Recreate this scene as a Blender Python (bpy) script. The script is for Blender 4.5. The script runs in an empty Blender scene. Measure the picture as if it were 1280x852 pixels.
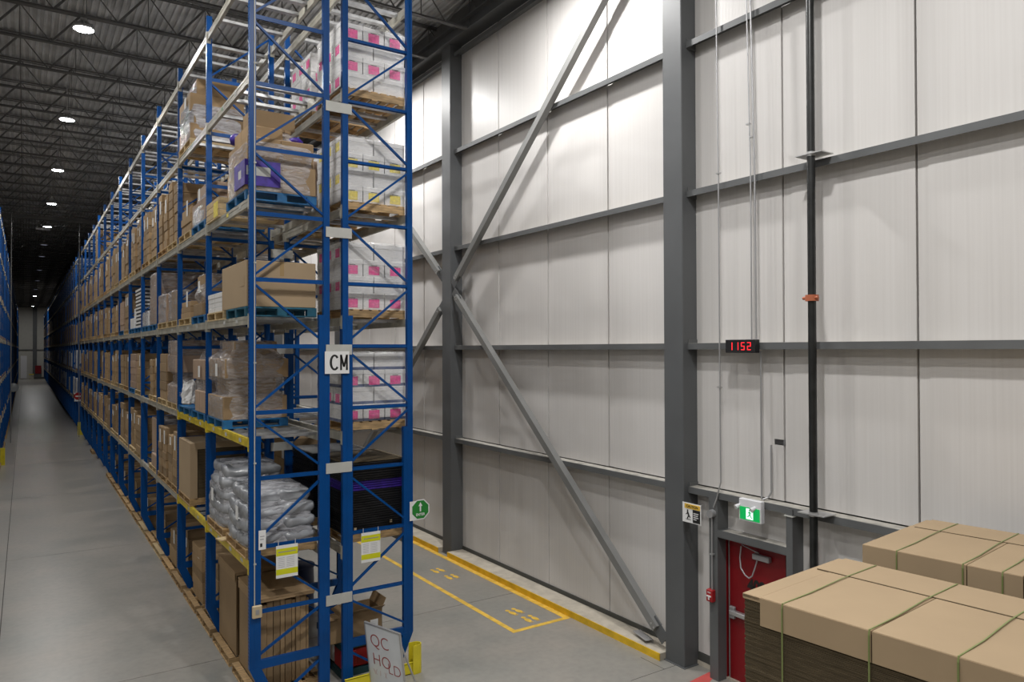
import bpy, math, random
from mathutils import Vector, Matrix, noise
random.seed(7)
PI = math.pi
scn = bpy.context.scene
COL = scn.collection

# ------------------------------------------------------------------ camera
F_PX, YAW, PITCH, ROLL, CAM_H = 914.709, 0.5874038, 0.0100614, -0.0032894, 5.0
cy_, sy_, cp_, sp_ = math.cos(YAW), math.sin(YAW), math.cos(PITCH), math.sin(PITCH)
fwd = Vector((sy_ * cp_, cy_ * cp_, sp_)); rgt = Vector((cy_, -sy_, 0)); upv = rgt.cross(fwd)
r2 = rgt * math.cos(ROLL) + upv * math.sin(ROLL); u2 = r2.cross(fwd)
cam = bpy.data.cameras.new('camera'); camo = bpy.data.objects.new('camera', cam); COL.objects.link(camo)
cam.sensor_width = 36.0; cam.lens = 36.0 * F_PX / 1280.0; cam.clip_end = 400; cam.clip_start = 0.05
M = Matrix(((r2.x, u2.x, -fwd.x, 0), (r2.y, u2.y, -fwd.y, 0), (r2.z, u2.z, -fwd.z, CAM_H), (0, 0, 0, 1)))
camo.matrix_world = M
scn.camera = camo
# ------------------------------------------------------------------ world, exposure
w = bpy.data.worlds.new('world'); scn.world = w; w.use_nodes = True
w.node_tree.nodes['Background'].inputs[0].default_value = (0.5, 0.55, 0.6, 1)
w.node_tree.nodes['Background'].inputs[1].default_value = 0.05
scn.view_settings.view_transform = 'Standard'; scn.view_settings.look = 'None'
scn.view_settings.gamma = 1.0; scn.view_settings.use_curve_mapping = False
scn.view_settings.exposure = -0.5
scn.cycles.max_bounces = 6; scn.cycles.diffuse_bounces = 4; scn.cycles.glossy_bounces = 3
scn.cycles.transparent_max_bounces = 12; scn.cycles.transmission_bounces = 2
scn.cycles.use_denoising = True; scn.cycles.sample_clamp_indirect = 4.0
scn.cycles.caustics_reflective = False; scn.cycles.caustics_refractive = False

# high-bay lamps: (x, y, lit, power)
LAMP_Z = 12.15
LAMP_P = 330.0
LAMPS = []
AISLE_Y = [2.9, 10.8, 18.8, 26.5, 34.2, 42.2, 50.2]
for y_ in AISLE_Y: LAMPS.append((1.07, y_, 0.78, 'aisle'))
for y_ in (59.0, 66.5, 78.0, 90.0, 103.0): LAMPS.append((1.07, y_, 0.0, 'aisle'))
for y_ in (116.0, 143.0): LAMPS.append((1.07, y_, 1.0, 'aisle'))
for y_ in (10.4, 18.2, 26.0, 34.0): LAMPS.append((6.95, y_, 1.42, 'wall side'))
for x_, y_, p_ in ((4.0, 4.0, 1.75), (4.0, -4.0, 0.8), (-3.6, -4.0, 0.6)): LAMPS.append((x_, y_, p_, 'open floor'))
for y_ in (-4.5, 3.0, 12.0, 26.0): LAMPS.append((-6.5, y_, 0.9, 'far side'))

# ------------------------------------------------------------------ materials
def mat(name, col, rough=0.5, metal=0.0, var=0.0, scale=3.0, bump=0.0, bscale=40.0, coat=0.0,
        rnd=0.0, emit=None, estr=0.0, stretch=(1, 1, 1), spec=0.5, col2=None):
    m = bpy.data.materials.new(name); m.use_nodes = True
    nt = m.node_tree; n = nt.nodes; L = nt.links
    b = n['Principled BSDF']
    b.inputs['Base Color'].default_value = (*col, 1); b.inputs['Roughness'].default_value = rough
    b.inputs['Metallic'].default_value = metal; b.inputs['Coat Weight'].default_value = coat
    b.inputs['Specular IOR Level'].default_value = spec
    tc = n.new('ShaderNodeTexCoord'); mp = n.new('ShaderNodeMapping'); mp.inputs['Scale'].default_value = stretch
    L.new(tc.outputs['Object'], mp.inputs['Vector'])
    src = None
    if var > 0 or col2:
        t = n.new('ShaderNodeTexNoise'); t.inputs['Scale'].default_value = scale; t.inputs['Detail'].default_value = 5
        L.new(mp.outputs[0], t.inputs['Vector'])
        r = n.new('ShaderNodeValToRGB')
        c2 = col2 or tuple(c * (1 - var) for c in col); c1 = col if col2 else tuple(min(1, c * (1 + var * 0.6)) for c in col)
        r.color_ramp.elements[0].color = (*c2, 1); r.color_ramp.elements[0].position = 0.35
        r.color_ramp.elements[1].color = (*c1, 1); r.color_ramp.elements[1].position = 0.65
        L.new(t.outputs['Fac'], r.inputs['Fac']); src = r.outputs['Color']
    if rnd > 0:
        oi = n.new('ShaderNodeObjectInfo'); mr = n.new('ShaderNodeMapRange')
        mr.inputs['To Min'].default_value = 1 - rnd; mr.inputs['To Max'].default_value = 1 + rnd * 0.6
        L.new(oi.outputs['Random'], mr.inputs['Value'])
        vm = n.new('ShaderNodeVectorMath'); vm.operation = 'SCALE'
        if src: L.new(src, vm.inputs[0])
        else: vm.inputs[0].default_value = col
        L.new(mr.outputs[0], vm.inputs['Scale']); src = vm.outputs[0]
    if src: L.new(src, b.inputs['Base Color'])
    if bump > 0:
        t2 = n.new('ShaderNodeTexNoise'); t2.inputs['Scale'].default_value = bscale; t2.inputs['Detail'].default_value = 3
        L.new(mp.outputs[0], t2.inputs['Vector'])
        bp = n.new('ShaderNodeBump'); bp.inputs['Strength'].default_value = bump; bp.inputs['Distance'].default_value = 0.02
        L.new(t2.outputs['Fac'], bp.inputs['Height']); L.new(bp.outputs[0], b.inputs['Normal'])
    if emit:
        b.inputs['Emission Color'].default_value = (*emit, 1); b.inputs['Emission Strength'].default_value = estr
    return m

MT = {}
MT['blue'] = mat('rack_blue_paint', (0.001, 0.062, 0.245), 0.36, var=0.12, scale=2, spec=0.25)
MT['beam'] = mat('beam_cream_paint', (0.42, 0.40, 0.34), 0.42, var=0.22, scale=4)
MT['yellow_beam'] = mat('beam_yellow_paint', (0.62, 0.47, 0.03), 0.45, var=0.2, scale=5)
MT['galv'] = mat('galvanised_steel', (0.50, 0.50, 0.50), 0.36, metal=0.55, var=0.25, scale=8)
MT['plate'] = mat('spacer_plate_grey', (0.50, 0.50, 0.47), 0.5, var=0.1)
MT['column'] = mat('column_grey_paint', (0.105, 0.11, 0.115), 0.5, var=0.08, scale=1.2)
MT['brace'] = mat('brace_grey_paint', (0.22, 0.22, 0.215), 0.5, var=0.1, scale=1.5)
MT['girt'] = mat('girt_grey_paint', (0.12, 0.125, 0.128), 0.5, var=0.1, scale=1.5)
MT['girt_top'] = mat('girt_pale_top', (0.42, 0.40, 0.36), 0.8, var=0.25, scale=6)  # paler, mottled colour for the top faces of girts and door header
MT['trimdark'] = mat('base_trim_dark', (0.07, 0.072, 0.066), 0.6)
MT['yellow'] = mat('yellow_floor_paint', (0.80, 0.50, 0.02), 0.55, var=0.15, scale=5)
MT['safety'] = mat('safety_yellow', (0.78, 0.66, 0.03), 0.4, var=0.1, scale=4)
MT['tape'] = mat('yellow_tape', (0.82, 0.52, 0.07), 0.6, var=0.2, scale=7)
MT['redline'] = mat('red_tape', (0.62, 0.10, 0.09), 0.55, var=0.1)
MT['wood'] = mat('pallet_wood', (0.50, 0.33, 0.16), 0.75, var=0.35, scale=5, stretch=(1, 6, 6), bump=0.2, rnd=0.3)
MT['woodpale'] = mat('pallet_wood_pale', (0.62, 0.47, 0.26), 0.75, var=0.25, scale=5, stretch=(1, 6, 6), bump=0.2, rnd=0.2)
MT['palblue'] = mat('pallet_blue_paint', (0.01, 0.13, 0.32), 0.6, var=0.4, scale=5, rnd=0.2)
MT['palteal'] = mat('pallet_teal_paint', (0.01, 0.10, 0.16), 0.6, var=0.4, scale=5, rnd=0.2)
MT['card'] = mat('cardboard', (0.35, 0.235, 0.125), 0.82, var=0.10, scale=1.5, rnd=0.28, bump=0.08, bscale=12)
MT['cardbig'] = mat('cardboard_plain', (0.405, 0.295, 0.180), 0.8, var=0.05, scale=1.2, bump=0.05, bscale=8)
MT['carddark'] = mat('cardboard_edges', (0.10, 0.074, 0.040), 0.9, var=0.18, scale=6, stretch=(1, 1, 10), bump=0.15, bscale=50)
MT['cardpink'] = mat('cardboard_wrapped', (0.40, 0.28, 0.20), 0.6, var=0.12, scale=2, rnd=0.15)
MT['tape_brown'] = mat('packing_tape', (0.40, 0.27, 0.13), 0.25)
MT['white'] = mat('white_board', (0.74, 0.73, 0.72), 0.6, var=0.05, rnd=0.06)
MT['paper'] = mat('white_paper', (0.80, 0.80, 0.80), 0.7, var=0.03)
MT['pink'] = mat('pink_label', (0.80, 0.10, 0.32), 0.7, var=0.2, scale=20)
MT['ylab'] = mat('yellow_label', (0.80, 0.66, 0.12), 0.7, var=0.2, scale=20)
MT['lime'] = mat('lime_band', (0.66, 0.66, 0.01), 0.6)
MT['band'] = mat('blue_grey_band', (0.08, 0.11, 0.22), 0.6)
MT['black'] = mat('black_plastic', (0.012, 0.012, 0.014), 0.45, var=0.3)
MT['purple'] = mat('purple_plastic', (0.05, 0.02, 0.28), 0.45, var=0.4, scale=9)
MT['ink'] = mat('black_ink', (0.012, 0.012, 0.012), 0.6)
MT['greyink'] = mat('grey_ink', (0.3, 0.3, 0.33), 0.7)
MT['redink'] = mat('red_marker', (0.30, 0.05, 0.05), 0.6)
MT['paleink'] = mat('wiped_marker', (0.55, 0.42, 0.42), 0.7)
MT['wboard'] = mat('whiteboard', (0.66, 0.69, 0.72), 0.25, var=0.06, scale=3)
MT['alu'] = mat('aluminium_edge', (0.55, 0.55, 0.55), 0.35, metal=0.7)
MT['green'] = mat('green_sign', (0.02, 0.23, 0.035), 0.5, var=0.08)
MT['reddoor'] = mat('red_door_paint', (0.21, 0.003, 0.007), 0.4, var=0.08, scale=1.5)
MT['redbox'] = mat('red_box', (0.36, 0.012, 0.016), 0.4)
MT['pipe'] = mat('black_pipe', (0.016, 0.017, 0.017), 0.35, var=0.4, scale=7)
MT['orange'] = mat('orange_coupling', (0.45, 0.13, 0.06), 0.5)
MT['conduit'] = mat('conduit_zinc', (0.42, 0.42, 0.43), 0.4, metal=0.5)
MT['ext_white'] = mat('white_housing', (0.75, 0.75, 0.78), 0.45)
MT['joist'] = mat('joist_grey_primer', (0.12, 0.12, 0.12), 0.6, var=0.2, scale=1)
MT['deck'] = mat('roof_deck_galvanised', (0.52, 0.53, 0.55), 0.5, metal=0.2, var=0.25, scale=1.2)
MT['strap'] = mat('green_strap', (0.20, 0.24, 0.08), 0.4)
MT['led_red'] = mat('red_led', (0.02, 0, 0), 0.5, emit=(1.0, 0.02, 0.03), estr=3.0)
MT['exit_green'] = mat('exit_green_lit', (0.0, 0.25, 0.05), 0.5, emit=(0.0, 0.42, 0.09), estr=0.9)
MT['exit_white'] = mat('exit_white_lit', (0.7, 0.8, 0.8), 0.5, emit=(0.75, 1.0, 0.95), estr=1.3)
MT['lens'] = mat('lamp_lens', (0.9, 0.9, 0.9), 0.5, emit=(0.93, 0.97, 1.0), estr=60.0)
MT['lens_off'] = mat('lamp_lens_dim', (0.7, 0.72, 0.8), 0.5, emit=(0.7, 0.75, 1.0), estr=0.25)
MT['housing'] = mat('lamp_housing', (0.45, 0.45, 0.46), 0.4, metal=0.3)
MT['bag'] = mat('grey_poly_bag', (0.33, 0.34, 0.36), 0.25, var=0.25, scale=4, bump=0.5, bscale=9, spec=0.7)
MT['bin'] = mat('dark_blue_bin', (0.008, 0.02, 0.07), 0.5)
MT['teal'] = mat('dark_teal', (0.01, 0.05, 0.06), 0.6)
MT['joint'] = mat('joint_filler', (0.06, 0.055, 0.05), 0.8)
MT['greytag'] = mat('beam_label', (0.5, 0.5, 0.48), 0.7, var=0.3, scale=60)
MT['beige'] = mat('beige_plastic', (0.55, 0.44, 0.28), 0.6)

def film_mat(name, col, amin, amax, rough=0.16, bs=0.8):
    m = bpy.data.materials.new(name); m.use_nodes = True; nt = m.node_tree; n = nt.nodes; L = nt.links
    b = n['Principled BSDF']; b.inputs['Base Color'].default_value = (*col, 1); b.inputs['Roughness'].default_value = rough
    b.inputs['Specular IOR Level'].default_value = 0.8
    tr = n.new('ShaderNodeBsdfTransparent'); mx = n.new('ShaderNodeMixShader')
    tc = n.new('ShaderNodeTexCoord'); mp = n.new('ShaderNodeMapping'); mp.inputs['Scale'].default_value = (1.0, 1.0, 3.5)
    mp.inputs['Rotation'].default_value = (0.3, 0.2, 0)
    t = n.new('ShaderNodeTexNoise'); t.inputs['Scale'].default_value = 4.5; t.inputs['Detail'].default_value = 6; t.inputs['Distortion'].default_value = 1.2
    L.new(tc.outputs['Object'], mp.inputs[0]); L.new(mp.outputs[0], t.inputs[0])
    mr = n.new('ShaderNodeMapRange'); mr.inputs['From Min'].default_value = 0.35; mr.inputs['From Max'].default_value = 0.7
    mr.inputs['To Min'].default_value = amin; mr.inputs['To Max'].default_value = amax
    L.new(t.outputs['Fac'], mr.inputs[0])
    bp = n.new('ShaderNodeBump'); bp.inputs['Strength'].default_value = bs; bp.inputs['Distance'].default_value = 0.03
    L.new(t.outputs['Fac'], bp.inputs['Height']); L.new(bp.outputs[0], b.inputs['Normal'])
    L.new(mr.outputs[0], mx.inputs[0]); L.new(tr.outputs[0], mx.inputs[1]); L.new(b.outputs[0], mx.inputs[2])
    L.new(mx.outputs[0], n['Material Output'].inputs[0])
    return m
MT['film'] = film_mat('stretch_film', (0.62, 0.57, 0.55), 0.22, 0.72, 0.14, 1.0)
MT['film_thick'] = film_mat('thick_stretch_film', (0.66, 0.66, 0.70), 0.3, 0.85, 0.12, 1.0)
MT['film_thin'] = film_mat('thin_stretch_film', (0.8, 0.8, 0.82), 0.02, 0.26, 0.1)

def floor_mat():
    m = mat('polished_concrete', (0.30, 0.29, 0.275), 0.4)
    nt = m.node_tree; n = nt.nodes; L = nt.links; b = n['Principled BSDF']
    tc = n.new('ShaderNodeTexCoord')
    a = n.new('ShaderNodeTexNoise'); a.inputs['Scale'].default_value = 0.55; a.inputs['Detail'].default_value = 6; a.inputs['Roughness'].default_value = 0.65
    c = n.new('ShaderNodeTexNoise'); c.inputs['Scale'].default_value = 9; c.inputs['Detail'].default_value = 5
    L.new(tc.outputs['Object'], a.inputs[0]); L.new(tc.outputs['Object'], c.inputs[0])
    r = n.new('ShaderNodeValToRGB'); e = r.color_ramp.elements
    e[0].position = 0.32; e[0].color = (0.265, 0.265, 0.245, 1); e[1].position = 0.68; e[1].color = (0.37, 0.34, 0.305, 1)
    L.new(a.outputs['Fac'], r.inputs[0])
    mx = n.new('ShaderNodeMix'); mx.data_type = 'RGBA'; mx.blend_type = 'MULTIPLY'; mx.inputs[0].default_value = 0.35
    r2_ = n.new('ShaderNodeValToRGB'); r2_.color_ramp.elements[0].position = 0.3; r2_.color_ramp.elements[0].color = (0.7, 0.7, 0.7, 1)
    r2_.color_ramp.elements[1].position = 0.6
    L.new(c.outputs['Fac'], r2_.inputs[0]); L.new(r.outputs[0], mx.inputs[6]); L.new(r2_.outputs[0], mx.inputs[7])
    L.new(mx.outputs[2], b.inputs['Base Color'])
    mr = n.new('ShaderNodeMapRange'); mr.inputs['To Min'].default_value = 0.22; mr.inputs['To Max'].default_value = 0.42
    L.new(a.outputs['Fac'], mr.inputs[0]); L.new(mr.outputs[0], b.inputs['Roughness'])
    bp = n.new('ShaderNodeBump'); bp.inputs['Strength'].default_value = 0.05; bp.inputs['Distance'].default_value = 0.02
    L.new(a.outputs['Fac'], bp.inputs['Height']); L.new(bp.outputs[0], b.inputs['Normal'])
    return m
MT['floor'] = floor_mat()
MT['sill'] = mat('sill_concrete', (0.52, 0.47, 0.39), 0.85, var=0.15, scale=5)

def panel_mat(name, col):
    m = mat(name, col, 0.42)
    nt = m.node_tree; n = nt.nodes; L = nt.links; b = n['Principled BSDF']
    tc = n.new('ShaderNodeTexCoord'); mp = n.new('ShaderNodeMapping')
    L.new(tc.outputs['Object'], mp.inputs[0])
    mp.inputs['Scale'].default_value = (0.2, 1, 0.012)
    t = n.new('ShaderNodeTexNoise'); t.inputs['Scale'].default_value = 26; t.inputs['Detail'].default_value = 3
    L.new(mp.outputs[0], t.inputs[0])
    r = n.new('ShaderNodeValToRGB'); e = r.color_ramp.elements
    e[0].position = 0.3; e[0].color = (col[0] * .965, col[1] * .96, col[2] * .955, 1); e[1].position = 0.7; e[1].color = (col[0] * 1.03, col[1] * 1.03, col[2] * 1.03, 1)
    L.new(t.outputs['Fac'], r.inputs[0]); L.new(r.outputs[0], b.inputs['Base Color'])
    wv = n.new('ShaderNodeTexWave'); wv.wave_type = 'BANDS'; wv.bands_direction = 'Y'; wv.inputs['Scale'].default_value = 5.2
    L.new(tc.outputs['Object'], wv.inputs[0])
    bp = n.new('ShaderNodeBump'); bp.inputs['Strength'].default_value = 0.12; bp.inputs['Distance'].default_value = 0.003
    L.new(wv.outputs['Fac'], bp.inputs['Height']); L.new(bp.outputs[0], b.inputs['Normal'])
    return m
MT['panel'] = panel_mat('insulated_panel_white', (0.66, 0.64, 0.625))
MT['farpanel'] = mat('far_wall_panel', (0.5, 0.49, 0.45), 0.5, var=0.05)

# ------------------------------------------------------------------ mesh building
class MB:
    def __init__(s): s.v = []; s.f = []; s.m = []; s.mi = []; s.sm = []
    def _m(s, m):
        if m not in s.mi: s.mi.append(m)
        return s.mi.index(m)
    def add(s, vs, fs, m, smooth=False):
        o = len(s.v); k = s._m(m)
        s.v += [tuple(v) for v in vs]
        for f in fs: s.f.append(tuple(i + o for i in f)); s.m.append(k); s.sm.append(smooth)
        return s
    def box(s, x0, x1, y0, y1, z0, z1, m):
        vs = [(x0, y0, z0), (x1, y0, z0), (x1, y1, z0), (x0, y1, z0), (x0, y0, z1), (x1, y0, z1), (x1, y1, z1), (x0, y1, z1)]
        return s.add(vs, [(0, 3, 2, 1), (4, 5, 6, 7), (0, 1, 5, 4), (1, 2, 6, 5), (2, 3, 7, 6), (3, 0, 4, 7)], m)
    def bbox(s, x0, x1, y0, y1, z0, z1, m, b=0.01):
        # box with chamfered vertical and top edges
        def ring(d, z): return [(x0 + d, y0, z), (x1 - d, y0, z), (x1, y0 + d, z), (x1, y1 - d, z), (x1 - d, y1, z), (x0 + d, y1, z), (x0, y1 - d, z), (x0, y0 + d, z)]
        def ring2(d, z):
            X0, X1, Y0, Y1 = x0 + d, x1 - d, y0 + d, y1 - d
            return [(X0 + d, Y0, z), (X1 - d, Y0, z), (X1, Y0 + d, z), (X1, Y1 - d, z), (X1 - d, Y1, z), (X0 + d, Y1, z), (X0, Y1 - d, z), (X0, Y0 + d, z)]
        vs = ring2(b, z0) + ring(b, z0 + b) + ring(b, z1 - b) + ring2(b, z1)
        fs = [tuple(reversed(range(8))), tuple(range(24, 32))]
        for k in range(3):
            for i in range(8):
                j = (i + 1) % 8; fs.append((k * 8 + i, k * 8 + j, k * 8 + 8 + j, k * 8 + 8 + i))
        return s.add(vs, fs, m)
    def bar(s, p, q, w_, h_, m, up=(0, 0, 1)):
        p = Vector(p); q = Vector(q); d = (q - p).normalized(); u = Vector(up)
        if abs(d.dot(u)) > 0.98: u = Vector((1, 0, 0))
        a = d.cross(u).normalized() * (w_ / 2); c = a.cross(d).normalized() * (h_ / 2)
        vs = [p - a - c, p + a - c, p + a + c, p - a + c, q - a - c, q + a - c, q + a + c, q - a + c]
        return s.add(vs, [(0, 1, 2, 3), (7, 6, 5, 4), (0, 4, 5, 1), (1, 5, 6, 2), (2, 6, 7, 3), (3, 7, 4, 0)], m)
    def cyl(s, p, q, r, m, n=10, r_b=None, smooth=True):
        p = Vector(p); q = Vector(q); d = (q - p).normalized(); u = Vector((0, 0, 1))
        if abs(d.dot(u)) > 0.98: u = Vector((1, 0, 0))
        a = d.cross(u).normalized(); c = a.cross(d); rb = r if r_b is None else r_b
        vs = [p + (a * math.cos(t) + c * math.sin(t)) * r for t in [2 * PI * i / n for i in range(n)]]
        vs += [q + (a * math.cos(t) + c * math.sin(t)) * rb for t in [2 * PI * i / n for i in range(n)]]
        s.add(vs, [(i, (i + 1) % n, n + (i + 1) % n, n + i) for i in range(n)], m, smooth)
        s.add(vs[:n], [tuple(reversed(range(n)))], m); s.add(vs[n:], [tuple(range(n))], m)
        return s
    def tube(s, pts, r, m, n=6):
        for a, b in zip(pts[:-1], pts[1:]): s.cyl(a, b, r, m, n)
        return s
    def lathe(s, c, prof, m, n=20):
        vs = []
        for r_, z in prof: vs += [(c[0] + r_ * math.cos(2 * PI * i / n), c[1] + r_ * math.sin(2 * PI * i / n), c[2] + z) for i in range(n)]
        fs = []
        for k in range(len(prof) - 1):
            for i in range(n): j = (i + 1) % n; fs.append((k * n + i, k * n + j, (k + 1) * n + j, (k + 1) * n + i))
        return s.add(vs, fs, m, True)
    def mesh(s, name):
        me = bpy.data.meshes.new(name); me.from_pydata(s.v, [], s.f)
        for k in s.mi: me.materials.append(MT[k])
        me.polygons.foreach_set('material_index', s.m); me.polygons.foreach_set('use_smooth', s.sm); me.update()
        return me

def obj(name, me, parent=None, loc=(0, 0, 0), rot=None, **props):
    if isinstance(me, MB): me = me.mesh(name)
    o = bpy.data.objects.new(name, me); COL.objects.link(o)
    if parent: o.parent = parent
    o.location = loc
    if rot is not None: o.rotation_euler = rot if hasattr(rot, '__len__') else (0, 0, rot)
    for k, v in props.items():
        if v is not None: o[k] = v
    return o
def tag(o, label, cat, group=None):
    o['label'] = label; o['category'] = cat
    if group: o['group'] = group
    return o
def thing(name, label, cat, loc=(0, 0, 0), rot=0, group=None):
    return tag(obj(name, None, None, loc, rot), label, cat, group)
def struct(name, me, parent=None, loc=(0, 0, 0)):
    return obj(name, me, parent, loc, kind='structure') if parent is None else obj(name, me, parent, loc)
CACHE = {}
def cached(key, fn):
    if key not in CACHE: CACHE[key] = fn()
    return CACHE[key]
def text_mesh(name, txt, size, m, sx=1.0, off=0.0, depth=0.001):
    cu = bpy.data.curves.new('lettering', 'FONT'); cu.body = txt; cu.size = size; cu.offset = off; cu.extrude = depth
    cu.align_x = 'CENTER'; cu.align_y = 'CENTER'
    to = bpy.data.objects.new('lettering', cu); COL.objects.link(to)
    bpy.context.view_layer.update()
    me = bpy.data.meshes.new_from_object(to.evaluated_get(bpy.context.evaluated_depsgraph_get()))
    bpy.data.objects.remove(to)
    for v in me.vertices: v.co.x *= sx
    me.materials.clear(); me.materials.append(MT[m]); me.name = name
    return me
ORD = ['first', 'second', 'third', 'fourth', 'fifth', 'sixth', 'seventh', 'eighth', 'ninth', 'tenth', 'eleventh', 'twelfth', 'thirteenth', 'fourteenth']

# ------------------------------------------------------------------ levels
XW = 8.90            # wall face
LV = [0.0, 2.03, 3.74, 5.47, 7.13, 8.88, 10.46]     # top of the beams
BEAM_H = 0.12
FY = [10.53, 13.43] + [13.43 + 2.82 * i for i in range(1, 13)]
Y_END1 = FY[-1]
FY2 = [50.09 + 2.82 * i for i in range(34)]
Y_FAR = 152.0; Y_BACK = -14.0; X_LEFT = -12.0; Z_DECK = 13.25

# ------------------------------------------------------------------ floor
fl = struct('floor', MB().box(X_LEFT, XW + 0.1, Y_BACK, Y_FAR, -0.25, -0.03, 'joint'))
xs = [X_LEFT, -0.35, 8.29, XW + 0.1]; xs = [X_LEFT, -0.35, XW + 0.1]
ys = [Y_BACK, -4.83, 3.82, 12.5, 21.15, 29.8, 38.4, 47.0, 64.0, 81.0, 98.0, 115.0, Y_FAR]
g = 0.007
for i in range(len(xs) - 1):
    for j in range(len(ys) - 1):
        obj('concrete_slab', MB().box(xs[i] + g, xs[i + 1] - g, ys[j] + g, ys[j + 1] - g, -0.03, 0.0, 'floor'), fl)
obj('crack_joint', MB().box(8.30, 8.31, 8.22, 8.75, 0.0, 0.0008, 'joint').box(7.6, 8.56, 8.215, 8.225, 0.0, 0.0008, 'joint'), fl)

# ------------------------------------------------------------------ right wall
wr = struct('wall_right', MB().box(XW + 0.08, XW + 0.2, Y_BACK, Y_FAR, 0, Z_DECK, 'trimdark'))
PW = 1.86; y0p = 4.60 - PW * 10
DOOR_Y0, DOOR_Y1, DOOR_Z = 6.44, 7.56, 2.17
def panel_mesh(z0, z1, w_=PW, strip=True):
    b = MB(); gg = 0.011
    b.box(0.0, 0.08, gg, w_ - gg - (0.13 if strip else 0), z0, z1, 'panel')
    if strip: b.box(0.012, 0.08, w_ - gg - 0.13, w_ - gg, z0, z1, 'panel')
    return b.mesh('panel')
up_me = panel_mesh(2.84, 12.6); lo_me = panel_mesh(0.2, 2.80, strip=False)
yy = y0p; k = 0
while yy < Y_FAR - 1:
    obj('panel', up_me, wr, (XW, yy, 0))
    if not (yy < 7.6 and yy + PW > 6.4): obj('panel', lo_me, wr, (XW + 0.004, yy, 0))
    yy += PW
# panels round the door
pa = MB(); ya = 4.60 + 0.008
obj('panel', MB().box(XW, XW + .08, 4.608, DOOR_Y0 - 0.01, 0.2, 2.80, 'panel'), wr)
obj('panel', MB().box(XW, XW + .08, DOOR_Y0, DOOR_Y1, DOOR_Z + 0.05, 2.80, 'panel'), wr)
obj('panel', MB().box(XW, XW + .08, DOOR_Y1 + 0.01, 8.32 - .008, 0.2, 2.80, 'panel'), wr)
# base trim and sill
struct('baseboard_right', MB().box(XW - 0.015, XW + 0.06, 8.47, Y_FAR, 0.12, 0.2, 'trimdark').box(XW - 0.015, XW + 0.06, DOOR_Y1 + .12, 8.47, 0.07, 0.19, 'trimdark')
       .box(XW - 0.03, XW + .06, DOOR_Y1 + .12, 8.47, 0.0, 0.065, 'sill').box(XW - 0.015, XW + 0.06, Y_BACK, DOOR_Y0 - .1, 0.0, 0.19, 'trimdark'))
COLS = [(8.06, 8.47), (15.56, 16.0), (23.1, 23.54), (30.6, 31.04), (38.1, 38.54), (0.56, 0.97), (-6.9, -6.5)]
sill = MB()
prev = 8.475
for a in (15.56, 23.1, 30.6, 38.1, 60.0):
    sill.box(8.465, XW + .08, prev, a - 0.005, 0.0, 0.115, 'sill'); prev = a + 0.45
trim = struct('trim_1', sill)
prev = 8.475
for a in (15.56, 23.1, 30.6, 38.1, 60.0):
    obj('painted_curb_face', MB().box(8.452, 8.468, prev, a - 0.02, 0.0, 0.118, 'yellow'), trim); prev = a + 0.45
# columns
n = 2
def col_mesh(d):
    b = MB(); b.bbox(8.578, XW + 0.02, 0, d, 0.0, 12.5, 'column', 0.012)
    b.box(8.55, XW, -0.03, d + .03, 0.0, 0.012, 'column')
    return b.mesh('column')
for (a, c) in COLS:
    o = struct('trim_%d' % n, cached(('col', round(c - a, 2)), lambda: col_mesh(c - a)), None, (0, a, 0)); n += 1
# girts: web flat, lip at the front
GZ = [2.82, 5.07, 7.47, 9.83, 12.2]
edges = sorted(COLS); spans = []
ylast = Y_BACK
for (a, c) in edges: spans.append((ylast, a)); ylast = c
spans.append((ylast, 60.0)); spans.append((60.0, Y_FAR))
for gi, z in enumerate(GZ):
    b = MB()
    for (a, c) in spans:
        b.box(8.685, XW, a, c, z - 0.008, z, 'girt'); b.box(8.68, 8.688, a, c, z - 0.095, z, 'girt')
        b.box(8.70, XW - .005, a, c, z, z + 0.003, 'girt_top')
    g_ = struct('trim_%d' % n, b); n += 1
    bb = MB()
    for (a, c) in edges[1:5]:
        bb.box(8.70, XW, a - 0.012, a, z - .11, z + 0.06, 'girt').box(8.70, XW, c, c + .012, z - .11, z + 0.06, 'girt')
    obj('clip_angle', bb, g_)
# eave beam and ledger
struct('trim_%d' % n, MB().box(8.62, XW + .05, Y_BACK, Y_FAR, 12.42, 12.70, 'column').box(8.5, XW + .05, Y_BACK, Y_FAR, 12.40, 12.43, 'column')
       .box(8.5, XW + .05, Y_BACK, Y_FAR, 12.70, 12.73, 'column').box(8.80, XW + .05, Y_BACK, Y_FAR, 12.73, Z_DECK, 'joist')); n += 1
# wall braces (square tube) with end gussets
def brace(p, q, name_y):
    global n
    P = Vector((8.6, p[0], p[1])); Q = Vector((8.6, q[0], q[1])); d = (Q - P).normalized()
    o = struct('trim_%d' % n, MB().bar(P + d * .18, Q - d * .18, 0.135, 0.135, 'brace', up=(1, 0, 0))); n += 1
    gs = MB()
    for a, sg in ((P, 1), (Q, -1)):
        gs.bar(a - d * sg * 0.05, a + d * sg * .34, 0.012, 0.22, 'column', up=(0, -d.z, d.y))
        for t in (.2, .28): gs.cyl(a + d * sg * t + Vector((-.075, 0, 0)), a + d * sg * t + Vector((.075, 0, 0)), .018, 'alu', 8)
    obj('gusset_plate', gs, o)
brace((15.45, 6.55), (8.62, 12.35), 0)
brace((15.42, 6.36), (8.53, 0.32), 0)
brace((16.02, 6.78), (23.0, 12.3), 0)
brace((15.96, 6.10), (23.0, 0.32), 0)
tag(obj('steel_offcut', MB().bar((8.70, 9.28, .18), (8.60, 8.86, .17), .13, .006, 'conduit').bar((8.78, 9.26, .15), (8.68, 8.84, .14), .006, .07, 'conduit')),
    'short grey steel channel offcut lying on the concrete sill by the brace foot', 'offcut')

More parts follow.
